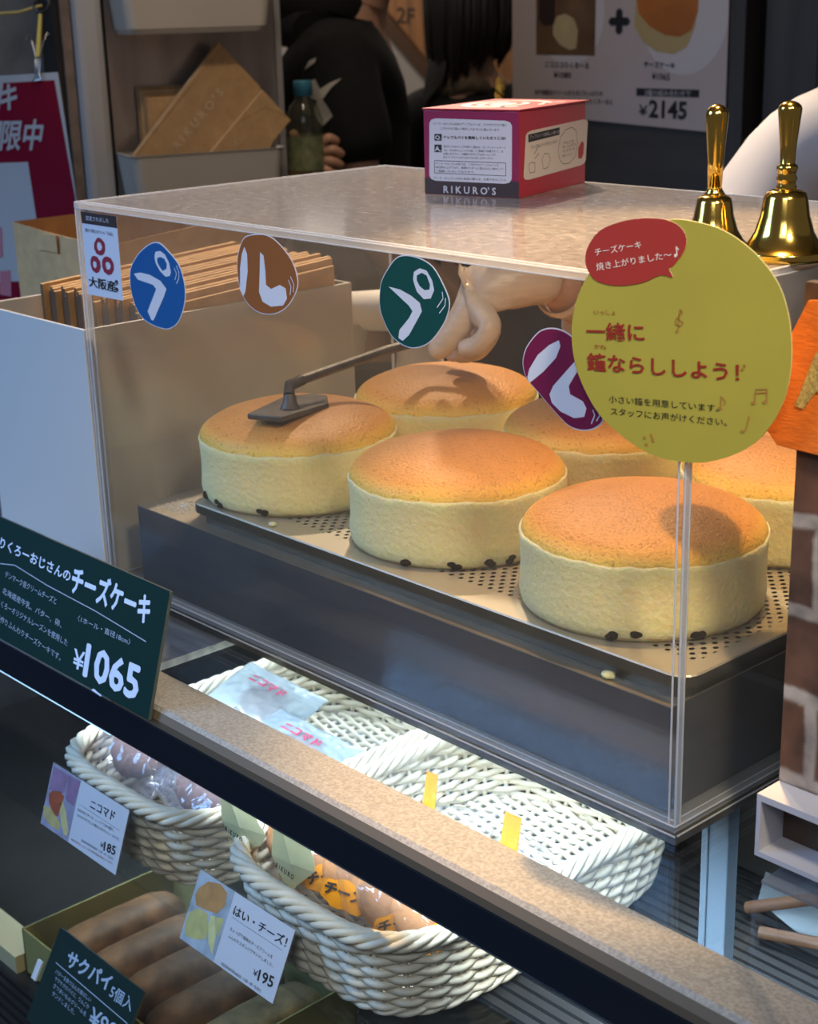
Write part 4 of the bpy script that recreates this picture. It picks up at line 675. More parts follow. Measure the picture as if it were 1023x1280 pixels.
# ------------------------------------------------------------------ stickers on the front of the acrylic case
def smooth_poly(P, k=4):
    o = []; n = len(P)
    for i in range(n):
        p0, p1, p2, p3 = P[i - 1], P[i], P[(i + 1) % n], P[(i + 2) % n]
        for j in range(k):
            u = j / k; o.append(tuple(.5 * (2 * p1[d] + (p2[d] - p0[d]) * u + (2 * p0[d] - 5 * p1[d] + 4 * p2[d] - p3[d]) * u * u + (3 * p1[d] - p0[d] - 3 * p2[d] + p3[d]) * u ** 3) for d in (0, 1)))
    return o
M_stk_white = mat('sticker_white', (0.62, 0.60, 0.66), 0.5)
def sticker(D, col, label):
    cx = sum(p[0] for p in D['o']) / len(D['o']); cz = sum(p[1] for p in D['o']) / len(D['o'])
    t = thing('round_sticker', label, 'sticker', tuple(XZ(cx, cz)), 'lettered stickers on the acrylic front')
    m = 1.025; out_ = smooth_poly(D['o'], 4); big = [(cx + (a - cx) * m, cz + (b - cz) * m) for a, b in out_]
    MB().prism(big, XZ, 0, .25).build('sticker_border', M_stk_white, t)
    MB().prism(out_, XZ, .3, .5).build('sticker_face', mat('sticker_' + label.split()[0], col, 0.42), t)
    g = MB()
    for p in D['w']: g.prism(p, XZ, .55, .7)
    if D['ring']: g.ring(D['ring'][0], D['ring'][1], XZ, .7)
    for p in D['l']: g.strokes(p, XZ, .6, .8)
    g.build('lettering', M_stk_white, t)
XZ.n  # facing the customer
sticker(BLUE, (0.005, 0.085, 0.27), 'blue oval sticker with white character at the left of the acrylic front')
sticker(ORANGE, (0.27, 0.085, 0.018), 'brown-orange oval sticker with white character near the top of the acrylic front')
sticker(GREEN, (0.002, 0.055, 0.045), 'dark green oval sticker with white character over the gloved hand')
sticker(MAGENTA, (0.17, 0.006, 0.045), 'crimson oval sticker with white character beside the round yellow sign')
t = thing('certificate_sticker', 'small white upright sticker with three red rings at the case corner', 'sticker', tuple(XZ(25, 290)))
MB().prism(OSAKA['o'], XZ, 0, .3).build('sticker_sheet', mat('sticker_pale', (0.60, 0.60, 0.68), 0.5), t)
g = MB().prism(OSAKA['strip'], XZ, .35, .5); g.build('dark_strip', mat('sticker_brown', (0.035, 0.018, 0.016), 0.5), t)
g = MB()
for a, b in OSAKA['rings']: g.ring(a, b, XZ, .6)
g.build('ring_emblem', mat('sticker_red', (0.26, 0.012, 0.035), 0.5), t)
g = MB()
for p in OSAKA['ov']: g.prism(p[0], XZ, .4, .6)
for q in OSAKA['text']:
    if q[4] == 1: g.text(q, XZ, .7)
g.build('lettering', M_ink, t); g = MB()
for q in OSAKA['text']:
    if q[4] == 0: g.text(q, XZ, .8)
g.build('white_lettering', M_stk_white, t)

# ------------------------------------------------------------------ round yellow sign at the corner
an = math.radians(10); DP = Frame((.684, -.004, .32), (math.cos(an), math.sin(an), 0), (0, 0, 1))
t = thing('round_sign', 'round yellow sign with a red speech bubble on the acrylic case corner', 'sign', tuple(DP(-5, -70)))
MB().prism(smooth_poly(DISC['o']), DP, -1.0, .2, 0, 1).build('disc', [mat('sign_yellow', (0.36, 0.30, 0.042), 0.45, var=0.05, scale=14), mat('sign_edge', (0.62, 0.58, 0.28), 0.5)], t)
MB().prism(smooth_poly(DISC['b'], 3), DP, .3, .7, 0, 1).build('speech_bubble', [mat('sign_red', (0.33, 0.026, 0.018), 0.5), mat('bubble_edge', (0.6, 0.5, 0.4), 0.5)], t)
for idx, nm, m_ in ((0, 'white_lettering', mat('bubble_text', (0.80, 0.66, 0.58), 0.6)), (1, 'red_lettering', mat('sign_dark_red', (0.26, 0.018, 0.008), 0.5)), (2, 'black_lettering', mat('sign_black', (0.03, 0.022, 0.012), 0.5)), (3, 'music_note', mat('sign_note', (0.33, 0.16, 0.03), 0.5))):
    g = MB()
    for q in DISC['text']:
        if q[4] == idx: g.text(q, DP, 1.0 if idx == 0 else .6)
    if idx == 3:
        for p in DISC['dash']: g.prism(p, DP, .3, .5)
        g.build('dash_mark', m_, t)
        for ln, hd in zip(DISC['notes'], (((0, 1)), (), (2,), (3,), (4,), (5,), (6,))):
            if not hd: continue
            g = MB(); col_ = m_ if hd[0] < 6 else bpy.data.materials['bubble_text']; g.strokes(ln, DP, 1.0 if hd[0] == 6 else .6, .75)
            if hd[0] == 0: g.strokes(DISC['notes'][1], DP, .6, .9)
            for q in hd: g.circle(DP, DISC['heads'][q][0], DISC['heads'][q][1], 1.3 if q in (3, 0, 1, 2) else .8, 1.0 if q == 6 else .65, 0, 1.0, 16)
            g.build('music_note', col_, t)
        continue
    g.build(nm, m_, t)

# ------------------------------------------------------------------ pastry carton on the case
A_, B_, F_C = Vector(CARTON['A']), Vector(CARTON['B']), Vector(CARTON['F']); A_.z = B_.z = F_C.z = Hz
t = thing('pastry_carton', 'red and white pastry carton standing on top of the acrylic case', 'carton', tuple((A_ + F_C) / 2))
CF = Frame(A_, B_ - A_, (0, 0, 1)); CS = Frame(B_, F_C - B_, (0, 0, 1)); wF = (B_ - A_).length * 1000; wS = (F_C - B_).length * 1000; hC = 72
G_ = A_ + (F_C - B_); up = Vector((0, 0, hC / 1000))
M_cart = mat('carton_magenta', (0.21, 0.006, 0.055), 0.42); M_cart2 = mat('carton_red', (0.38, 0.012, 0.030), 0.40)
s = MB(); s.add([A_, B_, F_C, G_, A_ + up, B_ + up, F_C + up, G_ + up], [(3, 2, 1, 0), (4, 5, 6, 7), (0, 1, 5, 4), (1, 2, 6, 5), (2, 3, 7, 6), (3, 0, 4, 7)], [1, 1, 0, 1, 1, 1]); body = s.build('carton_body', [M_cart, M_cart2], t, bevel=0.0008)
tp = Frame(G_ + up, B_ - A_, A_ - G_); tp = Frame(A_ + up, B_ - A_, F_C - B_)
s = MB().prism([(-.8, -.6), (wF * .25, -1.2), (wF * .75, -1.2), (wF + .8, -.6), (wF + 1, wS + .5), (-1, wS + .5)], tp, .3, 1.5); s.build('lid_flap', M_cart2, t)
g = MB(); W_ = 36
def swoosh(c, r0, r1, a0, a1, yx, n=28): return [tp(c[0] + r0 * math.cos(a0 + (a1 - a0) * i / n), c[1] + r0 * yx * math.sin(a0 + (a1 - a0) * i / n), 1.7) for i in range(n + 1)], [tp(c[0] + r1 * math.cos(a0 + (a1 - a0) * i / n), c[1] + r1 * yx * math.sin(a0 + (a1 - a0) * i / n), 1.7) for i in range(n + 1)]
for c, r0, r1, a0, a1, yx in (((48, 62), 38, 30, .3, 5.6, 1.25), ((46, 60), 22, 16, 2.0, 7.6, 1.3), ((40, 20), 30, 25, .2, 2.6, .5), ((86, 80), 10, 6, 1.5, 4.6, 2.4)):
    a, b = swoosh(c, r0, r1, a0, a1, yx); n = len(a); g.add(a + b, [(i, i + 1, n + i + 1, n + i) for i in range(n - 1)])
g.circle(tp, 46, 60, 11, 1.7, 0, 16); g.build('white_swirl_print', mat('carton_white', (0.74, 0.66, 0.62), 0.45), t)
M_lab = mat('carton_label', (0.50, 0.48, 0.54), 0.5)
def round_quad(P, k=.08):
    o = []
    for i in range(4):
        p, a, b = P[i], P[i - 1], P[(i + 1) % 4]
        o += [(p[0] + (a[0] - p[0]) * k, p[1] + (a[1] - p[1]) * k), (p[0] + (a[0] + b[0] - 2 * p[0]) * k * .3, p[1] + (a[1] + b[1] - 2 * p[1]) * k * .3), (p[0] + (b[0] - p[0]) * k, p[1] + (b[1] - p[1]) * k)]
    return o
p = MB().prism(round_quad(CARTON['pf']), CF, .1, .35).build('front_label', M_lab, t)
MB().fbox(CF, .2, wF - .2, .4, 14.2, .05, .3).build('dark_band', mat('carton_dark', (0.035, 0.018, 0.020), 0.45), t)
g = MB(); gw = MB()
for q in CARTON['ft']:
    if q[4] == 0: g.text(q, CF, .45)
    else: gw.text(("R I K U R O' S" if 'RIK' in q[0] else q[0],) + tuple(q[1:]), CF, .7)
for q in CARTON['q']: g.prism(q, CF, .4, .55)
fb = CARTON['fb']; g.strokes(list(fb) + [fb[0]], CF, .45, .45); g.build('lettering', M_ink, p); gw.build('white_lettering', M_lab, t)
p = MB().prism(round_quad(CARTON['ps']), CS, .1, .35).build('side_label', mat('carton_side_label', (0.66, 0.56, 0.50), 0.5), t)
g = MB(); gw = MB()
for q in CARTON['st']:
    (g if q[4] == 0 else gw).text(q, CS, .7)
g.prism(CARTON['sbar'], CS, .4, .55)
for q in (CARTON['bub'], CARTON['man'], CARTON['jar']): g.strokes(list(q) + [q[0]], CS, .45, .5)
mx_ = CARTON['man'][0]; g.strokes([(mx_[0] - 14, mx_[1] + 6), (mx_[0] - 6, mx_[1] + 12)], CS, .45, .6); g.strokes([(mx_[0] - 13, mx_[1] + 2), (mx_[0] - 5, mx_[1] + 6)], CS, .45, .6)
g.build('line_drawing', M_ink, p); gw.build('white_lettering', M_lab, p)
MB().prism(CARTON['ap'], CS, .4, .55).build('apple_print', mat('apple_red', (0.42, 0.02, 0.02), 0.5), p)

# ------------------------------------------------------------------ chalkboard price signs
M_board = mat('chalkboard_green', (0.003, 0.022, 0.020), 0.6, spec=0.15); M_chalk = mat('pale_blue_chalk', (0.58, 0.70, 0.93), 0.7); M_chalk2 = mat('dull_chalk', (0.34, 0.42, 0.55), 0.7); M_rim = mat('board_edge', (0.06, 0.075, 0.07), 0.5)
PS = Frame((.2635, -.1312, -.0193), (1, 0, 0), (0, .030, .101))
t = thing('price_sign', 'large dark green chalk price sign reading 1065 on the front rail', 'price sign', tuple(PS(-160, 0)))
MB().fbox(PS, -345, 0, 0, 105, -3, 0, [1, 0, 1, 1, 1, 1]).build('board', [M_board, M_rim], t)
g = MB(); g2 = MB()
for q in PRICE['text']: (g if q[5] > 0 else g2).text(q, PS, .3)
g.prism(PRICE['dash'], PS, .1, .3); g2.strokes(PRICE['line'], PS, .3, .8)
g.build('lettering', M_chalk, t); g2.build('small_lettering', M_chalk2, t)
CC = Frame(CARDC['o'], (1, 0, 0), CARDC['v'])
t = thing('price_sign', 'small dark green chalk sign standing at the bottom before the tray of pies', 'price sign', tuple(CC(-70, -62)))
MB().fbox(CC, -144, 0, -62, 30, -2.5, 0, [1, 0, 1, 1, 1, 1]).build('board', [M_board, M_rim], t)
g = MB()
for q in CARDC['text']: g.text(q, CC, .3)
g.strokes(CARDC['split'], CC, .3, .8); g.build('lettering', mat('dim_chalk', (0.45, 0.55, 0.72), 0.7), t)
MB().fbox(CC, -158, -150, -27, -8, -1, 1).build('bar_code_tag', M_paper, t)

# ------------------------------------------------------------------ laminated price cards on the baskets
M_card = mat('card_paper', (0.60, 0.63, 0.72), 0.5); M_lam = clear('laminate', (0.95, 0.97, 1.0), 0.05, 0.05, haze=0.03)
def card(D, label, cols, dims):
    P = Frame(D['o'], (1, 0, 0), D['v']); w_, h_ = dims
    t = thing('price_card', label, 'price card', tuple(P(-w_ / 2, 0)), 'laminated price cards on the baskets')
    MB().fbox(P, -w_ + 1.2, -1.2, 1.2, h_ - 1.2, -.4, 0).build('card_sheet', M_card, t)
    MB().fbox(P, -w_, 0, 0, h_, -.8, -.5).build('laminate', M_lam, t)
    sx = (D['split'][0][0] + D['split'][1][0]) / 2
    p = MB().fbox(P, -w_ + 1.2, sx, 1.2, h_ - 1.2, .05, .15).build('picture', mat('picture_ground', cols[0], 0.5, var=0.25, scale=60), t)
    for q, c in zip(D['pic'], cols[1:]): MB().prism(q, P, .2, .3).build('picture_print', mat('picture_tone', c, 0.5, var=0.15, scale=90), p)
    g = MB(); gr = MB()
    for q in D['text']: (g if q[4] == 0 else gr).text(q, P, .25)
    y_ = D['text'][0][1][1] - 2.2; g.strokes([(sx + 5, y_), (-8, y_)], P, .2, .25); g.build('lettering', M_ink, t)
    if gr.v: gr.build('red_lettering', M_red, t)
card(CARDA, 'white price card reading 185 on the left wicker basket', [(0.30, 0.30, 0.42), (0.28, 0.17, 0.30), (0.25, 0.15, 0.28), (0.36, 0.075, 0.03), (0.50, 0.40, 0.16), (0.60, 0.52, 0.24)], (126, 59))
card(CARDB, 'white price card reading 195 on the right wicker basket', [(0.36, 0.42, 0.50), (0.46, 0.24, 0.08), (0.50, 0.47, 0.18), (0.62, 0.60, 0.28), (0.50, 0.48, 0.20)], (124, 60))

# ------------------------------------------------------------------ wicker baskets
M_wick = mat('white_wicker', (0.74, 0.68, 0.55), 0.5, var=0.14, scale=45)
def supath(a, b, z, n, ex=4.2, ph=0.0):
    fine = []
    for i in range(1600):
        q = 2 * PI * i / 1600; c, s_ = math.cos(q), math.sin(q); fine.append((a * math.copysign(abs(c) ** (2 / ex), c), b * math.copysign(abs(s_) ** (2 / ex), s_)))
    acc = [0.0]
    for i in range(1600): p, q = fine[i], fine[(i + 1) % 1600]; acc.append(acc[-1] + math.hypot(q[0] - p[0], q[1] - p[1]))
    o = []; j = 0
    for i in range(n):
        d = (acc[-1] * i / n + ph) % acc[-1]
        if i == 0: j = 0
        while acc[j + 1] < d: j += 1
        u = (d - acc[j]) / max(1e-9, acc[j + 1] - acc[j]); p, q = fine[j], fine[(j + 1) % 1600]; o.append((p[0] + (q[0] - p[0]) * u, p[1] + (q[1] - p[1]) * u))
    N = []
    for i in range(n): p, q = o[i - 1], o[(i + 1) % n]; l = math.hypot(q[0] - p[0], q[1] - p[1]); N.append(((q[1] - p[1]) / l, -(q[0] - p[0]) / l))
    return [Vector((x, y, z)) for x, y in o], [Vector((x, y, 0)) for x, y in N]
HB = .072; AX, AY = .1155, .176
def taper(z): k = .91 + .09 * (z / HB) ** .8; return k
def basket(loc, label):
    t = thing('wicker_basket', label, 'basket', loc, 'white wicker baskets in the counter')
    NS = 46; n = NS * 6; g = MB()
    for r in range(11):
        z = .007 + r * .0057; k = taper(z); P, N = supath(AX * k, AY * k, z, n)
        g.tube([p + nn * ((.0030) * math.cos(PI * NS * i / n * 1.0 + PI * r)) for i, (p, nn) in enumerate(zip(P, N))], .0034, 6, closed=True, up=(0, 0, 1))
    g.build('side_weave', M_wick, t, world=False); g = MB()
    for i in range(NS):
        pts = []
        for z in (.002, .022, .048, HB - .004): k = taper(z); P, N = supath(AX * k, AY * k, z, NS); pts.append(P[i])
        g.tube(pts, .0021, 6)
    o = g.build('stake', M_wick, t, world=False); o['kind'] = 'stuff'
    g = MB(); n = 320; P, N = supath(AX * 1.01, AY * 1.01, HB, n)
    for s_ in range(5):
        g.tube([p + nn * (.0056 * math.cos(2 * PI * (14 * i / n + s_ / 5))) + Vector((0, 0, .0050 * math.sin(2 * PI * (14 * i / n + s_ / 5)))) for i, (p, nn) in enumerate(zip(P, N))], .0033, 6, closed=True, up=(0, 0, 1))
    g.build('twisted_rim', M_wick, t, world=False); g = MB(); P, N = supath(AX * .92, AY * .92, .003, n)
    for s_ in range(3): g.tube([p + nn * (.003 * math.cos(2 * PI * (18 * i / n + s_ / 3))) + Vector((0, 0, .0028 * math.sin(2 * PI * (18 * i / n + s_ / 3)))) for i, (p, nn) in enumerate(zip(P, N))], .0026, 6, closed=True, up=(0, 0, 1))
    g.build('foot_braid', M_wick, t, world=False); g = MB(); a, b = AX * .89, AY * .89; sp = 2 * a / 9
    for r in range(56):
        y = -b + 2 * b * (r + .5) / 56; xm = a * (1 - abs(y / b) ** 4.2) ** (1 / 4.2)
        m = 56; g.tube([(-xm + 2 * xm * i / m, y, .006 + .0034 * math.cos(PI * (-xm + 2 * xm * i / m) / sp + PI * (r % 2))) for i in range(m + 1)], .0027, 5, up=(0, 0, 1))
    for i in range(-4, 5): x = i * sp; ym = b * (1 - abs(x / a) ** 4.2) ** (1 / 4.2); g.tube([(x, -ym, .006), (x, ym, .006)], .0026, 6)
    g.build('woven_base', M_wick, t, world=False); return t
ZB = -.2000
bk = basket((.4135, .068, ZB), 'white wicker basket of cheese buns behind the card reading 195')
copy_thing(bk, (.1605, .068, ZB), 'white wicker basket behind the card reading 185, holding brown sponge cakes')

# ------------------------------------------------------------------ wrapped pastries
M_film = clear('clear_film', (0.95, 0.95, 0.96), 0.08, 0.14, bump=0.8, bscale=60, haze=0.04, hcol=(0.75, 0.8, 0.9))
M_film_blue = clear('bluish_film', (0.88, 0.89, 0.93), 0.08, 0.15, bump=0.8, bscale=55, haze=0.12, hcol=(0.55, 0.58, 0.75))
M_film_white = clear('frosted_film', (0.80, 0.90, 0.97), 0.06, 0.15, bump=0.4, bscale=60, haze=0.42, hcol=(0.72, 0.82, 0.92))
M_bun = mat('bun_brown', (0.37, 0.165, 0.058), 0.65, var=0.30, scale=30, bump=0.2, sub=0.1); M_brown = mat('chocolate_sponge', (0.12, 0.055, 0.04), 0.6, var=0.2, scale=50)
M_orange = mat('orange_print', (0.62, 0.23, 0.005), 0.4); M_cream = mat('cream_label', (0.46, 0.45, 0.25), 0.45); M_pink = mat('pink_print', (0.62, 0.05, 0.14), 0.5); M_pale = mat('pale_print_letters', (0.50, 0.45, 0.48), 0.5)
def pillow(w_, h_, th, wr=.0015, seed=0, crimp=.10, zfn=None):
    """flow-wrapped bag: bulging middle, flat crimped ends at +-w"""
    def top(sgn):
        def f(u, v):
            x = (u - .5) * 2; y = (v - .5) * 2; e = max(0, 1 - abs(x) ** 4) * max(0, 1 - abs(y) ** 2.5)
            if abs(x) > 1 - crimp * 2: e *= max(0, (1 - abs(x)) / (crimp * 2)) ** .8
            zz = sgn * (th * e ** .6 + .0002); q = noise.noise(Vector((x * 5 + seed, y * 5, sgn))) * wr + noise.noise(Vector((x * 14 + seed, y * 14, sgn * 2))) * wr * .6
            zz += q * (.3 + e); yk = h_ * (1 - .10 * (1 - abs(x) ** 2) * 0 + (.06 if abs(x) > 1 - crimp * 2 else 0)) ; xk = w_ * (1 - .04 * abs(math.sin(y * 30)) * (abs(x) > .98))
            return Vector((x * xk, y * yk, zz))
        return f
    g = MB(); g.grid(top(1), 44, 30); g.grid(top(-1), 44, 30); return g
def tri(eu):
    from mathutils import Euler
    return Euler(eu).to_matrix()
def place(g, rot, c):
    c = Vector(c); g.v = [c + rot @ p for p in g.v]; return g
def surf(rx, ry, rz, rot, c, k=1.04):
    """mm on the bulge of an ellipsoid, seen from its +z side"""
    c = Vector(c)
    def P(a, b, d=0):
        x, y = a / 1000, b / 1000; q = max(.02, 1 - (x / rx) ** 2 - (y / ry) ** 2); return c + rot @ Vector((x, y, rz * math.sqrt(q) * k + d / 1000))
    return P
def bun_pack(i, c, eu, spin, tag_, label):
    rot = tri(eu) @ tri((0, 0, spin)); t = thing('wrapped_bun', label, 'wrapped bun', c, 'wrapped cheese buns in the right basket')
    def groove(p):
        k = (1 - .16 * math.exp(-(p.z / .003) ** 2)) * (1 + .05 * noise.noise(p * 45 + Vector((i, 0, 0)))); return Vector((p.x * k, p.y * k, p.z * (1 + .04 * noise.noise(p * 70))))
    MB().ball((0, 0, 0), (.036, .034, .017), 0, 28, 18, fn=groove).build('bun', M_bun, t, world=False).data.transform(rot.to_4x4())
    place(pillow(.047, .040, .0205, .0022, i), rot, (0, 0, 0)).build('film', M_film, t, world=False)
    P = surf(.052, .048, .0228, rot, (0, 0, 0), 1.0); g = MB()
    def patch(cx, cy, rx, ry, n=26):
        rim = [(cx + rx * math.cos(2 * PI * q / n) * (1 + .10 * math.sin(q * 2.3 + i)), cy + ry * math.sin(2 * PI * q / n) * (1 + .12 * math.sin(q * 1.7 + i))) for q in range(n)]
        vs = [P(cx, cy)]; 
        for f in (.4, .75, 1): vs += [P(cx + (a - cx) * f, cy + (b - cy) * f) for a, b in rim]
        fs = [(0, 1 + q, 1 + (q + 1) % n) for q in range(n)] + [(1 + r * n + q, 1 + (r + 1) * n + q, 1 + (r + 1) * n + (q + 1) % n, 1 + r * n + (q + 1) % n) for r in range(2) for q in range(n)]; g.add(vs, fs, 0, True)
    patch(-6, -21, 24, 11)
    a = [(24 + 4 * math.sin(q * .5 + i), -30 + 3.4 * q) for q in range(19)]; b = [(34 + 3 * math.sin(q * .4 + .5), -30 + 3.4 * q) for q in range(19)]
    g.add([P(*p) for p in a] + [P(*p) for p in b], [(q, q + 1, 20 + q, 19 + q) for q in range(18)], 0, True); g.build('orange_label', M_orange, t, world=False)
    MB().text(('チーズ！', (-24, -25), (12, -22), 10, 0, .04), P, .7).build('lettering', M_ink, t, world=False)
    if tag_:
        pts = [Vector((x, -.082 + .25 * (z + .12), z)) for x, z in tag_]; cx = sum(pts, Vector()) / len(pts)
        g = MB().add(pts + [cx + Vector((.002, -.004, 0))], [(q, (q + 1) % len(pts), len(pts)) for q in range(len(pts))]); g.build('cream_label', M_cream, t, solid=.0005)
        TP = Frame(cx + Vector((0, -.0065, 0)), (1, 0, -.1), (0, .25, 1)); MB().text(("R I K U R O", (-11, -8), (11, -8), 4, 0, .03), TP, .6).build('lettering', M_ink, t)
    return t
bun_pack(0, (.330, -.030, -.135), (0, 1.05, -.5), 1.9, ((.270, -.080), (.300, -.096), (.322, -.101), (.341, -.112), (.337, -.122), (.326, -.128), (.315, -.140), (.300, -.130), (.284, -.120)), 'wrapped bun with cream tag at the left end of the right basket')
bun_pack(1, (.372, -.034, -.134), (0, 1.0, -.6), 1.5, ((.345, -.082), (.385, -.090), (.403, -.112), (.404, -.118), (.386, -.136), (.380, -.150), (.372, -.140), (.352, -.124)), 'wrapped bun with cream tag, second from the left in the right basket')
bun_pack(2, (.412, -.038, -.135), (0, 1.05, -.7), 1.1, None, 'wrapped brown bun in the middle of the right basket')
bun_pack(3, (.450, -.036, -.135), (0, 1.15, -.45), 1.6, None, 'wrapped bun with orange band, second from the right in the right basket')
bun_pack(4, (.484, -.030, -.135), (0, .95, -.6), 2.0, None, 'wrapped bun with orange tab at the right end of the right basket')
for i, ((x, y, z), lab) in enumerate((((.386, .078, -.150), 'wrapped bun lying behind, its orange end tab seen through the counter top'), ((.478, .075, -.150), 'wrapped bun lying behind with a broad upright orange end tab'))):
    t = thing('wrapped_bun', lab, 'wrapped bun', (x, y, z), 'wrapped cheese buns in the right basket')
    rot = tri((.10, -.08, .5 + i)); MB().ball((0, -.03, 0), (.041, .036, .017)).build('bun', M_bun, t, world=False)
    place(pillow(.058, .042, .02, .002, 9 + i), rot, (0, -.03, 0)).build('film', M_film, t, world=False)
    MB().add([(-.002, -.030, .016), (.010 + .004 * i, -.026, .016), (.010 + .006 * i, -.020, .060), (.001 + .001 * i, -.024, .062)], [(0, 1, 2, 3)]).build('orange_tab', M_orange, t, world=False, solid=.0006)
def sponge_pack(i, c, eu, label):
    rot = tri(eu); t = thing('wrapped_sponge_cake', label, 'wrapped cake', c, 'wrapped sponge cakes in the left basket')
    MB().ball((0, 0, 0), (.046, .040, .017), fn=lambda p: p * (1 + .04 * noise.noise(p * 40 + Vector((i, 0, 0))))).build('sponge_cake', M_brown, t, world=False).data.transform(rot.to_4x4())
    place(pillow(.060, .050, .0205, .0026, i * 3), rot, (0, 0, 0)).build('film', M_film_blue, t, world=False)
    MB().text(('RIKUROS', (-20, -10), (20, -10), 5, 0, .02), surf(.055, .048, .021, rot, (0, 0, 0), 1.0), .4).build('lettering', M_pale, t, world=False)
sponge_pack(1, (.106, -.036, -.126), (.62, -.08, .0), 'brown sponge cake in clear film at the front of the left basket')
sponge_pack(2, (.208, -.034, -.126), (.58, .10, -.25), 'brown sponge cake in clear film at the right end of the left basket')
sponge_pack(3, (.150, .055, -.160), (.1, .1, .3), 'wrapped sponge cake lying lower between the two brown ones in the left basket')
def white_pack(i, c, eu, label, txt):
    rot = tri(eu); t = thing('wrapped_sponge_cake', label, 'wrapped cake', c, 'wrapped sponge cakes in the left basket')
    MB().ball((0, 0, -.001), (.027, .024, .010)).build('sponge_cake', M_brown, t, world=False).data.transform(rot.to_4x4())
    place(pillow(.056, .034, .0145, .0022, i * 5 + 2), rot, (0, 0, 0)).build('film', M_film_white, t, world=False)
    g = MB().text((txt, (-22, 4), (26, 2), 10, 0, .03), surf(.062, .044, .0165, rot, (0, 0, 0), 1.0), .4); g.build('lettering', M_pink, t, world=False)
white_pack(1, (.112, .092, -.128), (.30, .10, .10), 'white frosted wrapper with pink lettering at the rear of the left basket', 'ニコマド')
white_pack(2, (.209, .055, -.134), (.25, .10, .12), 'white frosted wrapper in the left basket, half hidden by the gold rail', 'ニコマド')

# ------------------------------------------------------------------ tray of pies below
t = thing('pie_box', 'yellow open box of brown stick pies on the counter floor', 'box', (.115, -.03, -.4045))
M_ybox = mat('yellow_card', (0.30, 0.25, 0.08), 0.6, var=0.05, scale=20)
g = MB()
for lo, hi in (((-.030, -.118, -.4045), (.272, .062, -.402)), ((-.030, -.118, -.4045), (-.028, .062, -.352)), ((.270, -.118, -.4045), (.272, .062, -.352)), ((-.030, -.118, -.4045), (.272, -.116, -.352)), ((-.030, .060, -.4045), (.272, .062, -.352))): g.box(lo, hi)
g.build('box_tray', M_ybox, t); OV = Frame((.20, -.1185, -.39), (1, 0, 0), (0, 0, 1))
p = MB().prism([(24 * math.cos(q * PI / 12), 11 * math.sin(q * PI / 12)) for q in range(24)], OV, .1, .4); p.v = [v + Vector((.02, 0, .012)) for v in p.v]; p = p.build('red_oval_print', mat('oval_red', (0.40, 0.03, 0.02), 0.5), t)
MB().text(('見本', (8, 8), (32, 8), 10, 0, .03), OV, .6).build('lettering', M_paper, p)
MB().box((-.031, -.119, -.3405), (.273, .063, -.3395)).build('clear_lid', clear('box_lid', (0.95, 0.95, 0.95), 0.03, 0.25, maxr=.35), t)
for i in range(5):
    x = .006 + i * .056; q = thing('stick_pie', ('stick pie at the left end of the yellow box', 'second stick pie from the left in the yellow box', 'middle stick pie in the yellow box', 'second stick pie from the right in the yellow box', 'paler stick pie at the right end of the yellow box')[i], 'pie', (x, -.03, -.4018), 'stick pies in the yellow box')
    MB().ball((0, 0, .022), (.0245, .076, .022), 0, 20, 14, fn=lambda p: Vector((math.copysign(abs(p.x / .0245) ** .7, p.x) * .0245, math.copysign(abs(p.y / .076) ** .45, p.y) * .076, p.z)) * (1 + .05 * noise.noise(p * 50 + Vector((i * 3, 0, 0))))).build('pastry', mat('pie_crust', (0.25, 0.115, 0.045) if i < 4 else (0.34, 0.24, 0.11), 0.5, var=0.55, scale=38, bump=0.8, bscale=60), q, world=False)
    MB().ball((0, -.0735, .022), (.012, .006, .010)).build('cream_filling', mat('pie_cream', (0.42, 0.36, 0.20), 0.6), q, world=False)
tag(MB().box((-.62, -.126, -.4045), (-.036, -.092, -.385)).build('deck_ledge', mat('pale_ledge', (0.55, 0.44, 0.24), 0.5)), 'pale cream ledge strip on the counter floor left of the pie box', 'ledge')
for i, (x, y) in enumerate(((.338, -.082), (.472, -.068))):
    q = thing('wrapped_pie', ('crumb-topped pie in clear film to the right of the yellow box', 'crumb-topped pie in clear film below the right basket')[i], 'pie', (x, y, -.402), 'crumb-topped pies on the counter floor')
    MB().ball((0, 0, .022), (.045, .050, .022), fn=lambda p: p * (1 + .10 * noise.noise(p * 60 + Vector((i * 3, 0, 0))))).build('pie', mat('crumb_pie', (0.27, 0.13, 0.055), 0.7, var=0.4, scale=70, bump=0.5), q, world=False)
    place(pillow(.060, .056, .028, .003, 20 + i), tri((0, 0, .4 + i)), (0, 0, .029)).build('film', M_film, q, world=False)
t = thing('round_label_card', 'pale card with a grey round print on the counter floor right of the basket', 'card', (.47, .06, -.4045))
CR = Frame((.47, .06, -.404), (1, 0, 0), (0, 1, 0)); MB().fbox(CR, -45, 75, -40, 60, -.4, 0).build('card_sheet', mat('blue_grey_card', (0.45, 0.50, 0.56), 0.5), t); MB().circle(CR, 0, 0, 28, .2).build('round_print', mat('grey_print', (0.22, 0.24, 0.27), 0.5), t); MB().text(('ノン', (-14, -6), (14, -6), 14, 0, .01), CR, .3).build('lettering', M_ink, t)
t = thing('wooden_tongs', 'pair of brown wooden tongs lying on the slatted shelf behind the right basket', 'tongs', (.62, .20, -.203))
MB().tube([(.596, .215, -.1960), (.656, .225, -.165), (.75, .24, -.115)], .0052, 10).build('arm', mat('tong_wood', (0.13, 0.065, 0.036), 0.5, var=0.2, scale=30), t)
MB().tube([(.624, .193, -.1960), (.670, .204, -.190), (.80, .235, -.172)], .0052, 10).build('arm', bpy.data.materials['tong_wood'], t)

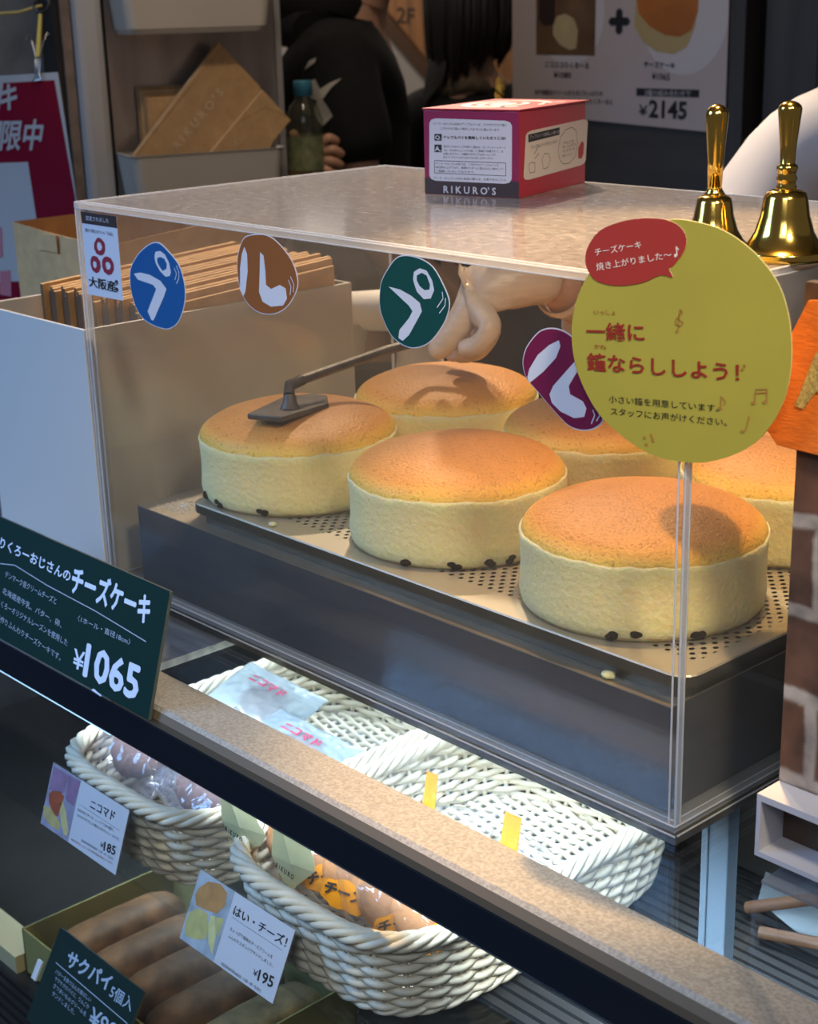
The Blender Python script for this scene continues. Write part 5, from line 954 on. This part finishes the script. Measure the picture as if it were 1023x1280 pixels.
SH = Frame((.62, .22, -.2026), (1, 0, 0), (0, 1, 0))
tag(MB().prism([(-66, 108), (-4, 104), (76, -12), (34, -3), (-30, 18), (-52, 60)], SH, 0, .6).build('paper_sheet', mat('blue_grey_sheet', (0.32, 0.40, 0.47), 0.6)), 'pale blue-grey paper sheet lying under the wooden tongs', 'paper')
# ------------------------------------------------------------------ paper-bag holder at the left of the case
M_hold = mat('pale_holder', (0.52, 0.50, 0.49), 0.42)
HX0, HX1, HY0, HY1, HZ = -.205, -.0035, -.001, .322, .2385
t = thing('bag_holder', 'pale open-topped box holder full of brown paper bags beside the acrylic case', 'holder', ((HX0 + HX1) / 2, .16, -.012))
for lo, hi in (((HX0, HY0, -.0118), (HX1, HY0 + .003, HZ)), ((HX0, HY1 - .003, -.0118), (HX1, HY1, HZ)), ((HX0, HY0 + .003, -.0118), (HX0 + .003, HY1 - .003, HZ)), ((HX1 - .003, HY0 + .003, -.0118), (HX1, HY1 - .003, HZ))): MB().box(lo, hi).build('holder_wall', M_hold, t, bevel=0.0006)
MB().box((HX0 + .003, HY0 + .003, -.0118), (HX1 - .003, HY1 - .003, -.008)).build('holder_floor', M_hold, t)
for k in range(29):
    x = HX1 - .0065 - k * .0062; b = thing('paper_bag', 'folded brown paper bag standing in the row inside the pale holder', 'paper bag', (x, .17, -.008), 'folded paper bags in the holder')
    zt_ = .246 + (.004 if k % 3 else -.002) + .0010 * (k % 5); y0_ = .062 + .002 * (k % 4)
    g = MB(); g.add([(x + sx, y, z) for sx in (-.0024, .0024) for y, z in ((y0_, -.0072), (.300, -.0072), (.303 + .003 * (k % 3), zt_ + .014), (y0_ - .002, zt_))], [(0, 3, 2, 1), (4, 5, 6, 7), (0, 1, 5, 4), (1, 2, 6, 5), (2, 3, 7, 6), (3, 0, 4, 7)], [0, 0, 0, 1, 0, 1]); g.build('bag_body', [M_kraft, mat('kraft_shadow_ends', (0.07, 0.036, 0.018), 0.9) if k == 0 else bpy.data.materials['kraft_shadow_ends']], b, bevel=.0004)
t = thing('paper_bag', 'open brown paper carrier bag standing behind the pale holder at the left', 'paper bag', (-.30, .26, -.012))
g = MB(); bx0, bx1, by0, by1, bz = -.425, -.235, .165, .40, .285
rim = [(bx0, by0, bz), (bx0 + .075, by0 - .004, bz - .004), (bx1, by0 + .006, bz - .012), (bx1 + .004, (by0 + by1) / 2, bz - .003), (bx1, by1, bz), (bx0, by1, bz)]
low = [(bx0 + .004, by0, -.012), (bx0 + .075, by0, -.012), (bx1, by0, -.012), (bx1, (by0 + by1) / 2, -.012), (bx1, by1, -.012), (bx0 + .004, by1, -.012)]
mid = [tuple((a + b) / 2 for a, b in zip(p, q)) for p, q in zip(rim, low)]; mid[1] = (mid[1][0], mid[1][1] + .006, mid[1][2]); mid[3] = (mid[3][0] - .006, mid[3][1], mid[3][2])
g.add(rim + mid + low, [(i, (i + 1) % 6, 6 + (i + 1) % 6, 6 + i) for i in range(6)] + [(6 + i, 6 + (i + 1) % 6, 12 + (i + 1) % 6, 12 + i) for i in range(6)] + [(12, 13, 14, 15, 16, 17)]); g.build('bag_body', M_kraft, t, solid=.0008)
g = MB().box((bx0 + .06, by0 - .0052, bz - .026), (bx0 + .105, by0 - .0044, bz - .006)); g.build('torn_flap', M_kraft, t)

# ------------------------------------------------------------------ white dispenser behind the case
M_wplast = mat('ivory_plastic', (0.66, 0.60, 0.53), 0.4)
t = thing('paper_dispenser', 'ivory plastic dispenser on a flared stand behind the left cakes', 'dispenser', (-.045, .455, -.012))
MB().lathe([(.001, 0), (.046, 0), (.048, .004), (.044, .03), (.036, .07), (.028, .11), (.026, .165), (.001, .165)], 40, 0, (-.045, .455, -.0118)).build('stand', M_wplast, t)
ax_ = Vector((.676, .737, 0)); c0 = Vector((-.075, .415, .186)); g = MB().tube([c0 - ax_ * .03, c0 - ax_ * .028, c0 + ax_ * .07, c0 + ax_ * .072], [.018, .022, .026, .022], 32); g.build('roll_cover', M_wplast, t)
MB().tube([c0 - ax_ * .028 - Vector((0, 0, .012)), c0 - ax_ * .026 - Vector((0, 0, .05))], [.022, .012], 20).build('paper_tongue', mat('tongue_paper', (0.5, 0.46, 0.40), 0.6), t)

# ------------------------------------------------------------------ orange pennant and brick-patterned board at the right edge
def bricks():
    m, nt, b = new_mat('printed_bricks'); N = nt.nodes.new; L = nt.links.new; b.inputs['Roughness'].default_value = .55
    tc = N('ShaderNodeTexCoord'); mp = N('ShaderNodeMapping'); mp.inputs['Rotation'].default_value = (PI / 2, 0, 0); mp.inputs['Scale'].default_value = (1, 1, 1); L(tc.outputs['Object'], mp.inputs[0])
    nz = N('ShaderNodeTexNoise'); nz.inputs['Scale'].default_value = 30; nz.inputs['Detail'].default_value = 6; L(tc.outputs['Object'], nz.inputs['Vector'])
    va = N('ShaderNodeVectorMath'); va.operation = 'SCALE'; L(nz.outputs['Color'], va.inputs[0]); va.inputs['Scale'].default_value = .012
    ad = N('ShaderNodeVectorMath'); L(mp.outputs[0], ad.inputs[0]); L(va.outputs[0], ad.inputs[1])
    br = N('ShaderNodeTexBrick'); br.inputs['Scale'].default_value = 1; br.inputs['Brick Width'].default_value = .062; br.inputs['Row Height'].default_value = .056; br.inputs['Mortar Size'].default_value = .0065; br.inputs['Mortar Smooth'].default_value = .6
    br.inputs['Color1'].default_value = (.17, .065, .03, 1); br.inputs['Color2'].default_value = (.085, .042, .026, 1); br.inputs['Mortar'].default_value = (.32, .27, .235, 1); L(ad.outputs[0], br.inputs['Vector'])
    r = N('ShaderNodeValToRGB'); r.color_ramp.elements[0].position = .35; r.color_ramp.elements[0].color = (.45, .45, .45, 1); r.color_ramp.elements[1].position = .65; r.color_ramp.elements[1].color = (1.5, 1.4, 1.3, 1); L(nz.outputs['Fac'], r.inputs[0])
    mx = N('ShaderNodeMix'); mx.data_type = 'RGBA'; mx.blend_type = 'MULTIPLY'; mx.inputs[0].default_value = 1; L(br.outputs[0], mx.inputs[6]); L(r.outputs[0], mx.inputs[7]); L(mx.outputs[2], b.inputs['Base Color']); return m
t = thing('brick_pattern_board', 'board printed with brown bricks on a clear stand at the right edge', 'display board', (.80, .03, -.012))
part_label(MB().box((.7425, .028, .046), (.96, .036, .36)).build('printed_board', bricks(), t), 'printed brown brick pattern')
M_grey_ac = clear('grey_acrylic', (0.70, 0.71, 0.74), 0.08, 0.06, haze=0.30, hcol=(0.50, 0.50, 0.55))
g = MB(); g.box((.7425, .005, .041), (.96, .040, .0455)); g.box((.7425, .005, .006), (.7455, .040, .041)); g.box((.7425, .005, .0025), (.96, .040, .006)); g.build('card_pocket', mat('pale_pocket', (0.42, 0.41, 0.46), 0.3), t)
MB().box((.7460, .030, .0065), (.959, .039, .0405)).build('pocket_back', mat('pocket_brown', (0.05, 0.03, 0.022), 0.5), t)
MB().box((.768, .015, -.011), (.772, .060, .0025)).build('stand_leg', M_grey_ac, t); MB().box((.752, .00, -.0118), (.96, .085, -.0095)).build('stand_foot', M_grey_ac, t)
OR = Frame((0, .024, 0), (1, 0, 0), (0, 0, 1)); OP = [(756, 352), (749, 351), (735.5, 324), (734.5, 303), (724, 273), (733, 263.5), (790, 262), (850, 262), (850, 352)]
t = thing('orange_felt_pennant', 'orange felt pennant with a gold woven letter on the brick board', 'pennant', tuple(OR(780, 262)))
M_felt = mat('orange_felt', (0.75, 0.15, 0.008), 0.9, var=0.10, scale=300, bump=0.3, bscale=700, stretch=(.3, .3, 1))
MB().prism(OP, OR, 0, 2.5).build('felt', M_felt, t, bevel=.0006)
MB().prism([(756.5, 322), (744.5, 289.5), (750, 288.5), (758, 300), (790, 300), (790, 322)], OR, 2.7, 3.4).build('gold_letter', mat('gold_weave', (0.60, 0.48, 0.17), 0.4, 0.5, var=0.4, scale=500), t)

# ------------------------------------------------------------------ shop assistant with the gloved hand
M_uni = mat('white_uniform', (0.46, 0.43, 0.42), 0.85, var=0.04, scale=12, bump=0.08, bscale=40); M_glove = mat('thin_glove', (0.74, 0.60, 0.48), 0.3, var=0.10, scale=60, bump=0.9, bscale=70, sub=0.1, stretch=(1, .35, 1.6))
t = thing('person', 'shop assistant in white holding the branding iron, shoulder behind the brass bells', 'person', (.47, .79, -1.0))
S = lambda x, y, z, *r: (x, y, z) + r
J = [S(.47, .82, -.06, .14, .12)]; E = []
for sg in (-1, 1):
    k = len(J); J += [S(.47 + sg * .10, .82, -.15, .085), S(.47 + sg * .10, .81, -.52, .062), S(.47 + sg * .10, .82, -.90, .045), S(.47 + sg * .10, .80, -.955, .042), S(.47 + sg * .10, .70, -.965, .03)]; E += [(0, k)] + [(k + i, k + i + 1) for i in range(4)]
b = len(J); J += [S(.47, .81, .08, .12), S(.47, .80, .26, .125), S(.47, .785, .37, .09), S(.47, .775, .43, .052), S(.47, .76, .50, .062), S(.47, .755, .60, .078), S(.47, .765, .67, .068)]
E += [(0, b)] + [(b + i, b + i + 1) for i in range(6)]
k = len(J); J += [S(.290, .705, .350, .052), S(.300, .525, .170, .042), S(.264, .425, .222, .034), S(.253, .345, .270, .026)]; E += [(b + 2, k), (k, k + 1), (k + 1, k + 2), (k + 2, k + 3)]
k2 = len(J); J += [S(.66, .79, .345, .052), S(.72, .74, .08, .042), S(.70, .60, -.05, .030), S(.69, .56, -.07, .028), S(.68, .50, -.10, .016)]; E += [(b + 2, k2)] + [(k2 + i, k2 + i + 1) for i in range(4)]
skin('body', J, E, M_skin, t)
J = [S(.47, .82, -.35, .19, .16), S(.47, .82, -.05, .165, .14), S(.47, .81, .12, .15, .135), S(.47, .80, .27, .155, .135), S(.46, .785, .365, .115, .10), S(.47, .775, .415, .066), S(.285, .700, .345, .086), S(.302, .53, .165, .076), S(.268, .44, .212, .066), S(.258, .385, .254, .050), S(.66, .79, .34, .072), S(.72, .74, .08, .06), S(.70, .61, -.04, .05)]
skin('uniform', J, [(0, 1), (1, 2), (2, 3), (3, 4), (4, 5), (4, 6), (6, 7), (7, 8), (8, 9), (4, 10), (10, 11), (11, 12)], M_uni, t)
J = [S(.47, .82, -.10, .155, .135), S(.37, .82, -.18, .098), S(.37, .81, -.52, .075), S(.37, .82, -.91, .062), S(.57, .82, -.18, .098), S(.57, .81, -.52, .075), S(.57, .82, -.91, .062)]
skin('trousers', J, [(0, 1), (1, 2), (2, 3), (0, 4), (4, 5), (5, 6)], M_trous, t)
for sg in (-1, 1): MB().ball((.47 + sg * .10, .745, -.972), (.045, .12, .028)).build('shoe', M_shoe, t)
MB().ball((.47, .77, .635), (.092, .098, .095), fn=lambda p: Vector((p.x, p.y, max(p.z, -.03)))).build('hair', M_hair, t)
MB().lathe([(.098, 0), (.100, .05), (.088, .055), (.001, .058)], 32, 0, (.47, .77, .655)).build('cap', M_uni, t)
MB().ball((.47, .668, .595), (.012, .014, .02)).build('nose', M_skin, t)
for sg in (-1, 1):
    MB().ball((.47 + sg * .082, .76, .60), (.012, .014, .03)).build('ear', M_skin, t); MB().ball((.47 + sg * .03, .685, .615), .011).build('eye', M_black, t)
# the gloved hand: palm, thumb along the rod, four curled fingers round it
H = [S(.2555, .352, .270, .031), S(.253, .335, .273, .031), S(.236, .315, .269, .036, .030), S(.219, .295, .262, .037, .028), S(.206, .282, .254, .032, .025)]; E = [(0, 1), (1, 2), (2, 3), (3, 4)]
for root, r0, pts in ((3, .0155, ((.229, .272, .255), (.220, .262, .232), (.210, .252, .213), (.197, .246, .202))), (4, .0135, ((.238, .270, .246), (.262, .263, .234), (.252, .256, .217), (.230, .252, .211))), (4, .0138, ((.222, .284, .243), (.246, .279, .227), (.236, .272, .208), (.212, .266, .203))),
                      (4, .013, ((.203, .296, .238), (.222, .293, .216), (.211, .287, .199), (.190, .281, .197))), (4, .0115, ((.188, .304, .232), (.198, .304, .208), (.187, .298, .194), (.170, .292, .192)))):
    k = len(H)
    for q, p_ in enumerate(pts): H.append(tuple(p_) + (r0 * (1 - .10 * q),))
    E += [(root, k), (k, k + 1), (k + 1, k + 2), (k + 2, k + 3)]
part_label(skin('glove', H, E, M_glove, t), 'thin translucent glove on the hand gripping the rod')
g = MB(); w0 = Vector((.2560, .358, .2685)); wd = Vector((.003, .05, -.012)).normalized()
g.tube([w0, w0 + wd * .004, w0 + wd * .010, w0 + wd * .016], [.036, .0395, .038, .040], 28, caps=False); g.build('glove_cuff', M_glove, t, solid=.001)
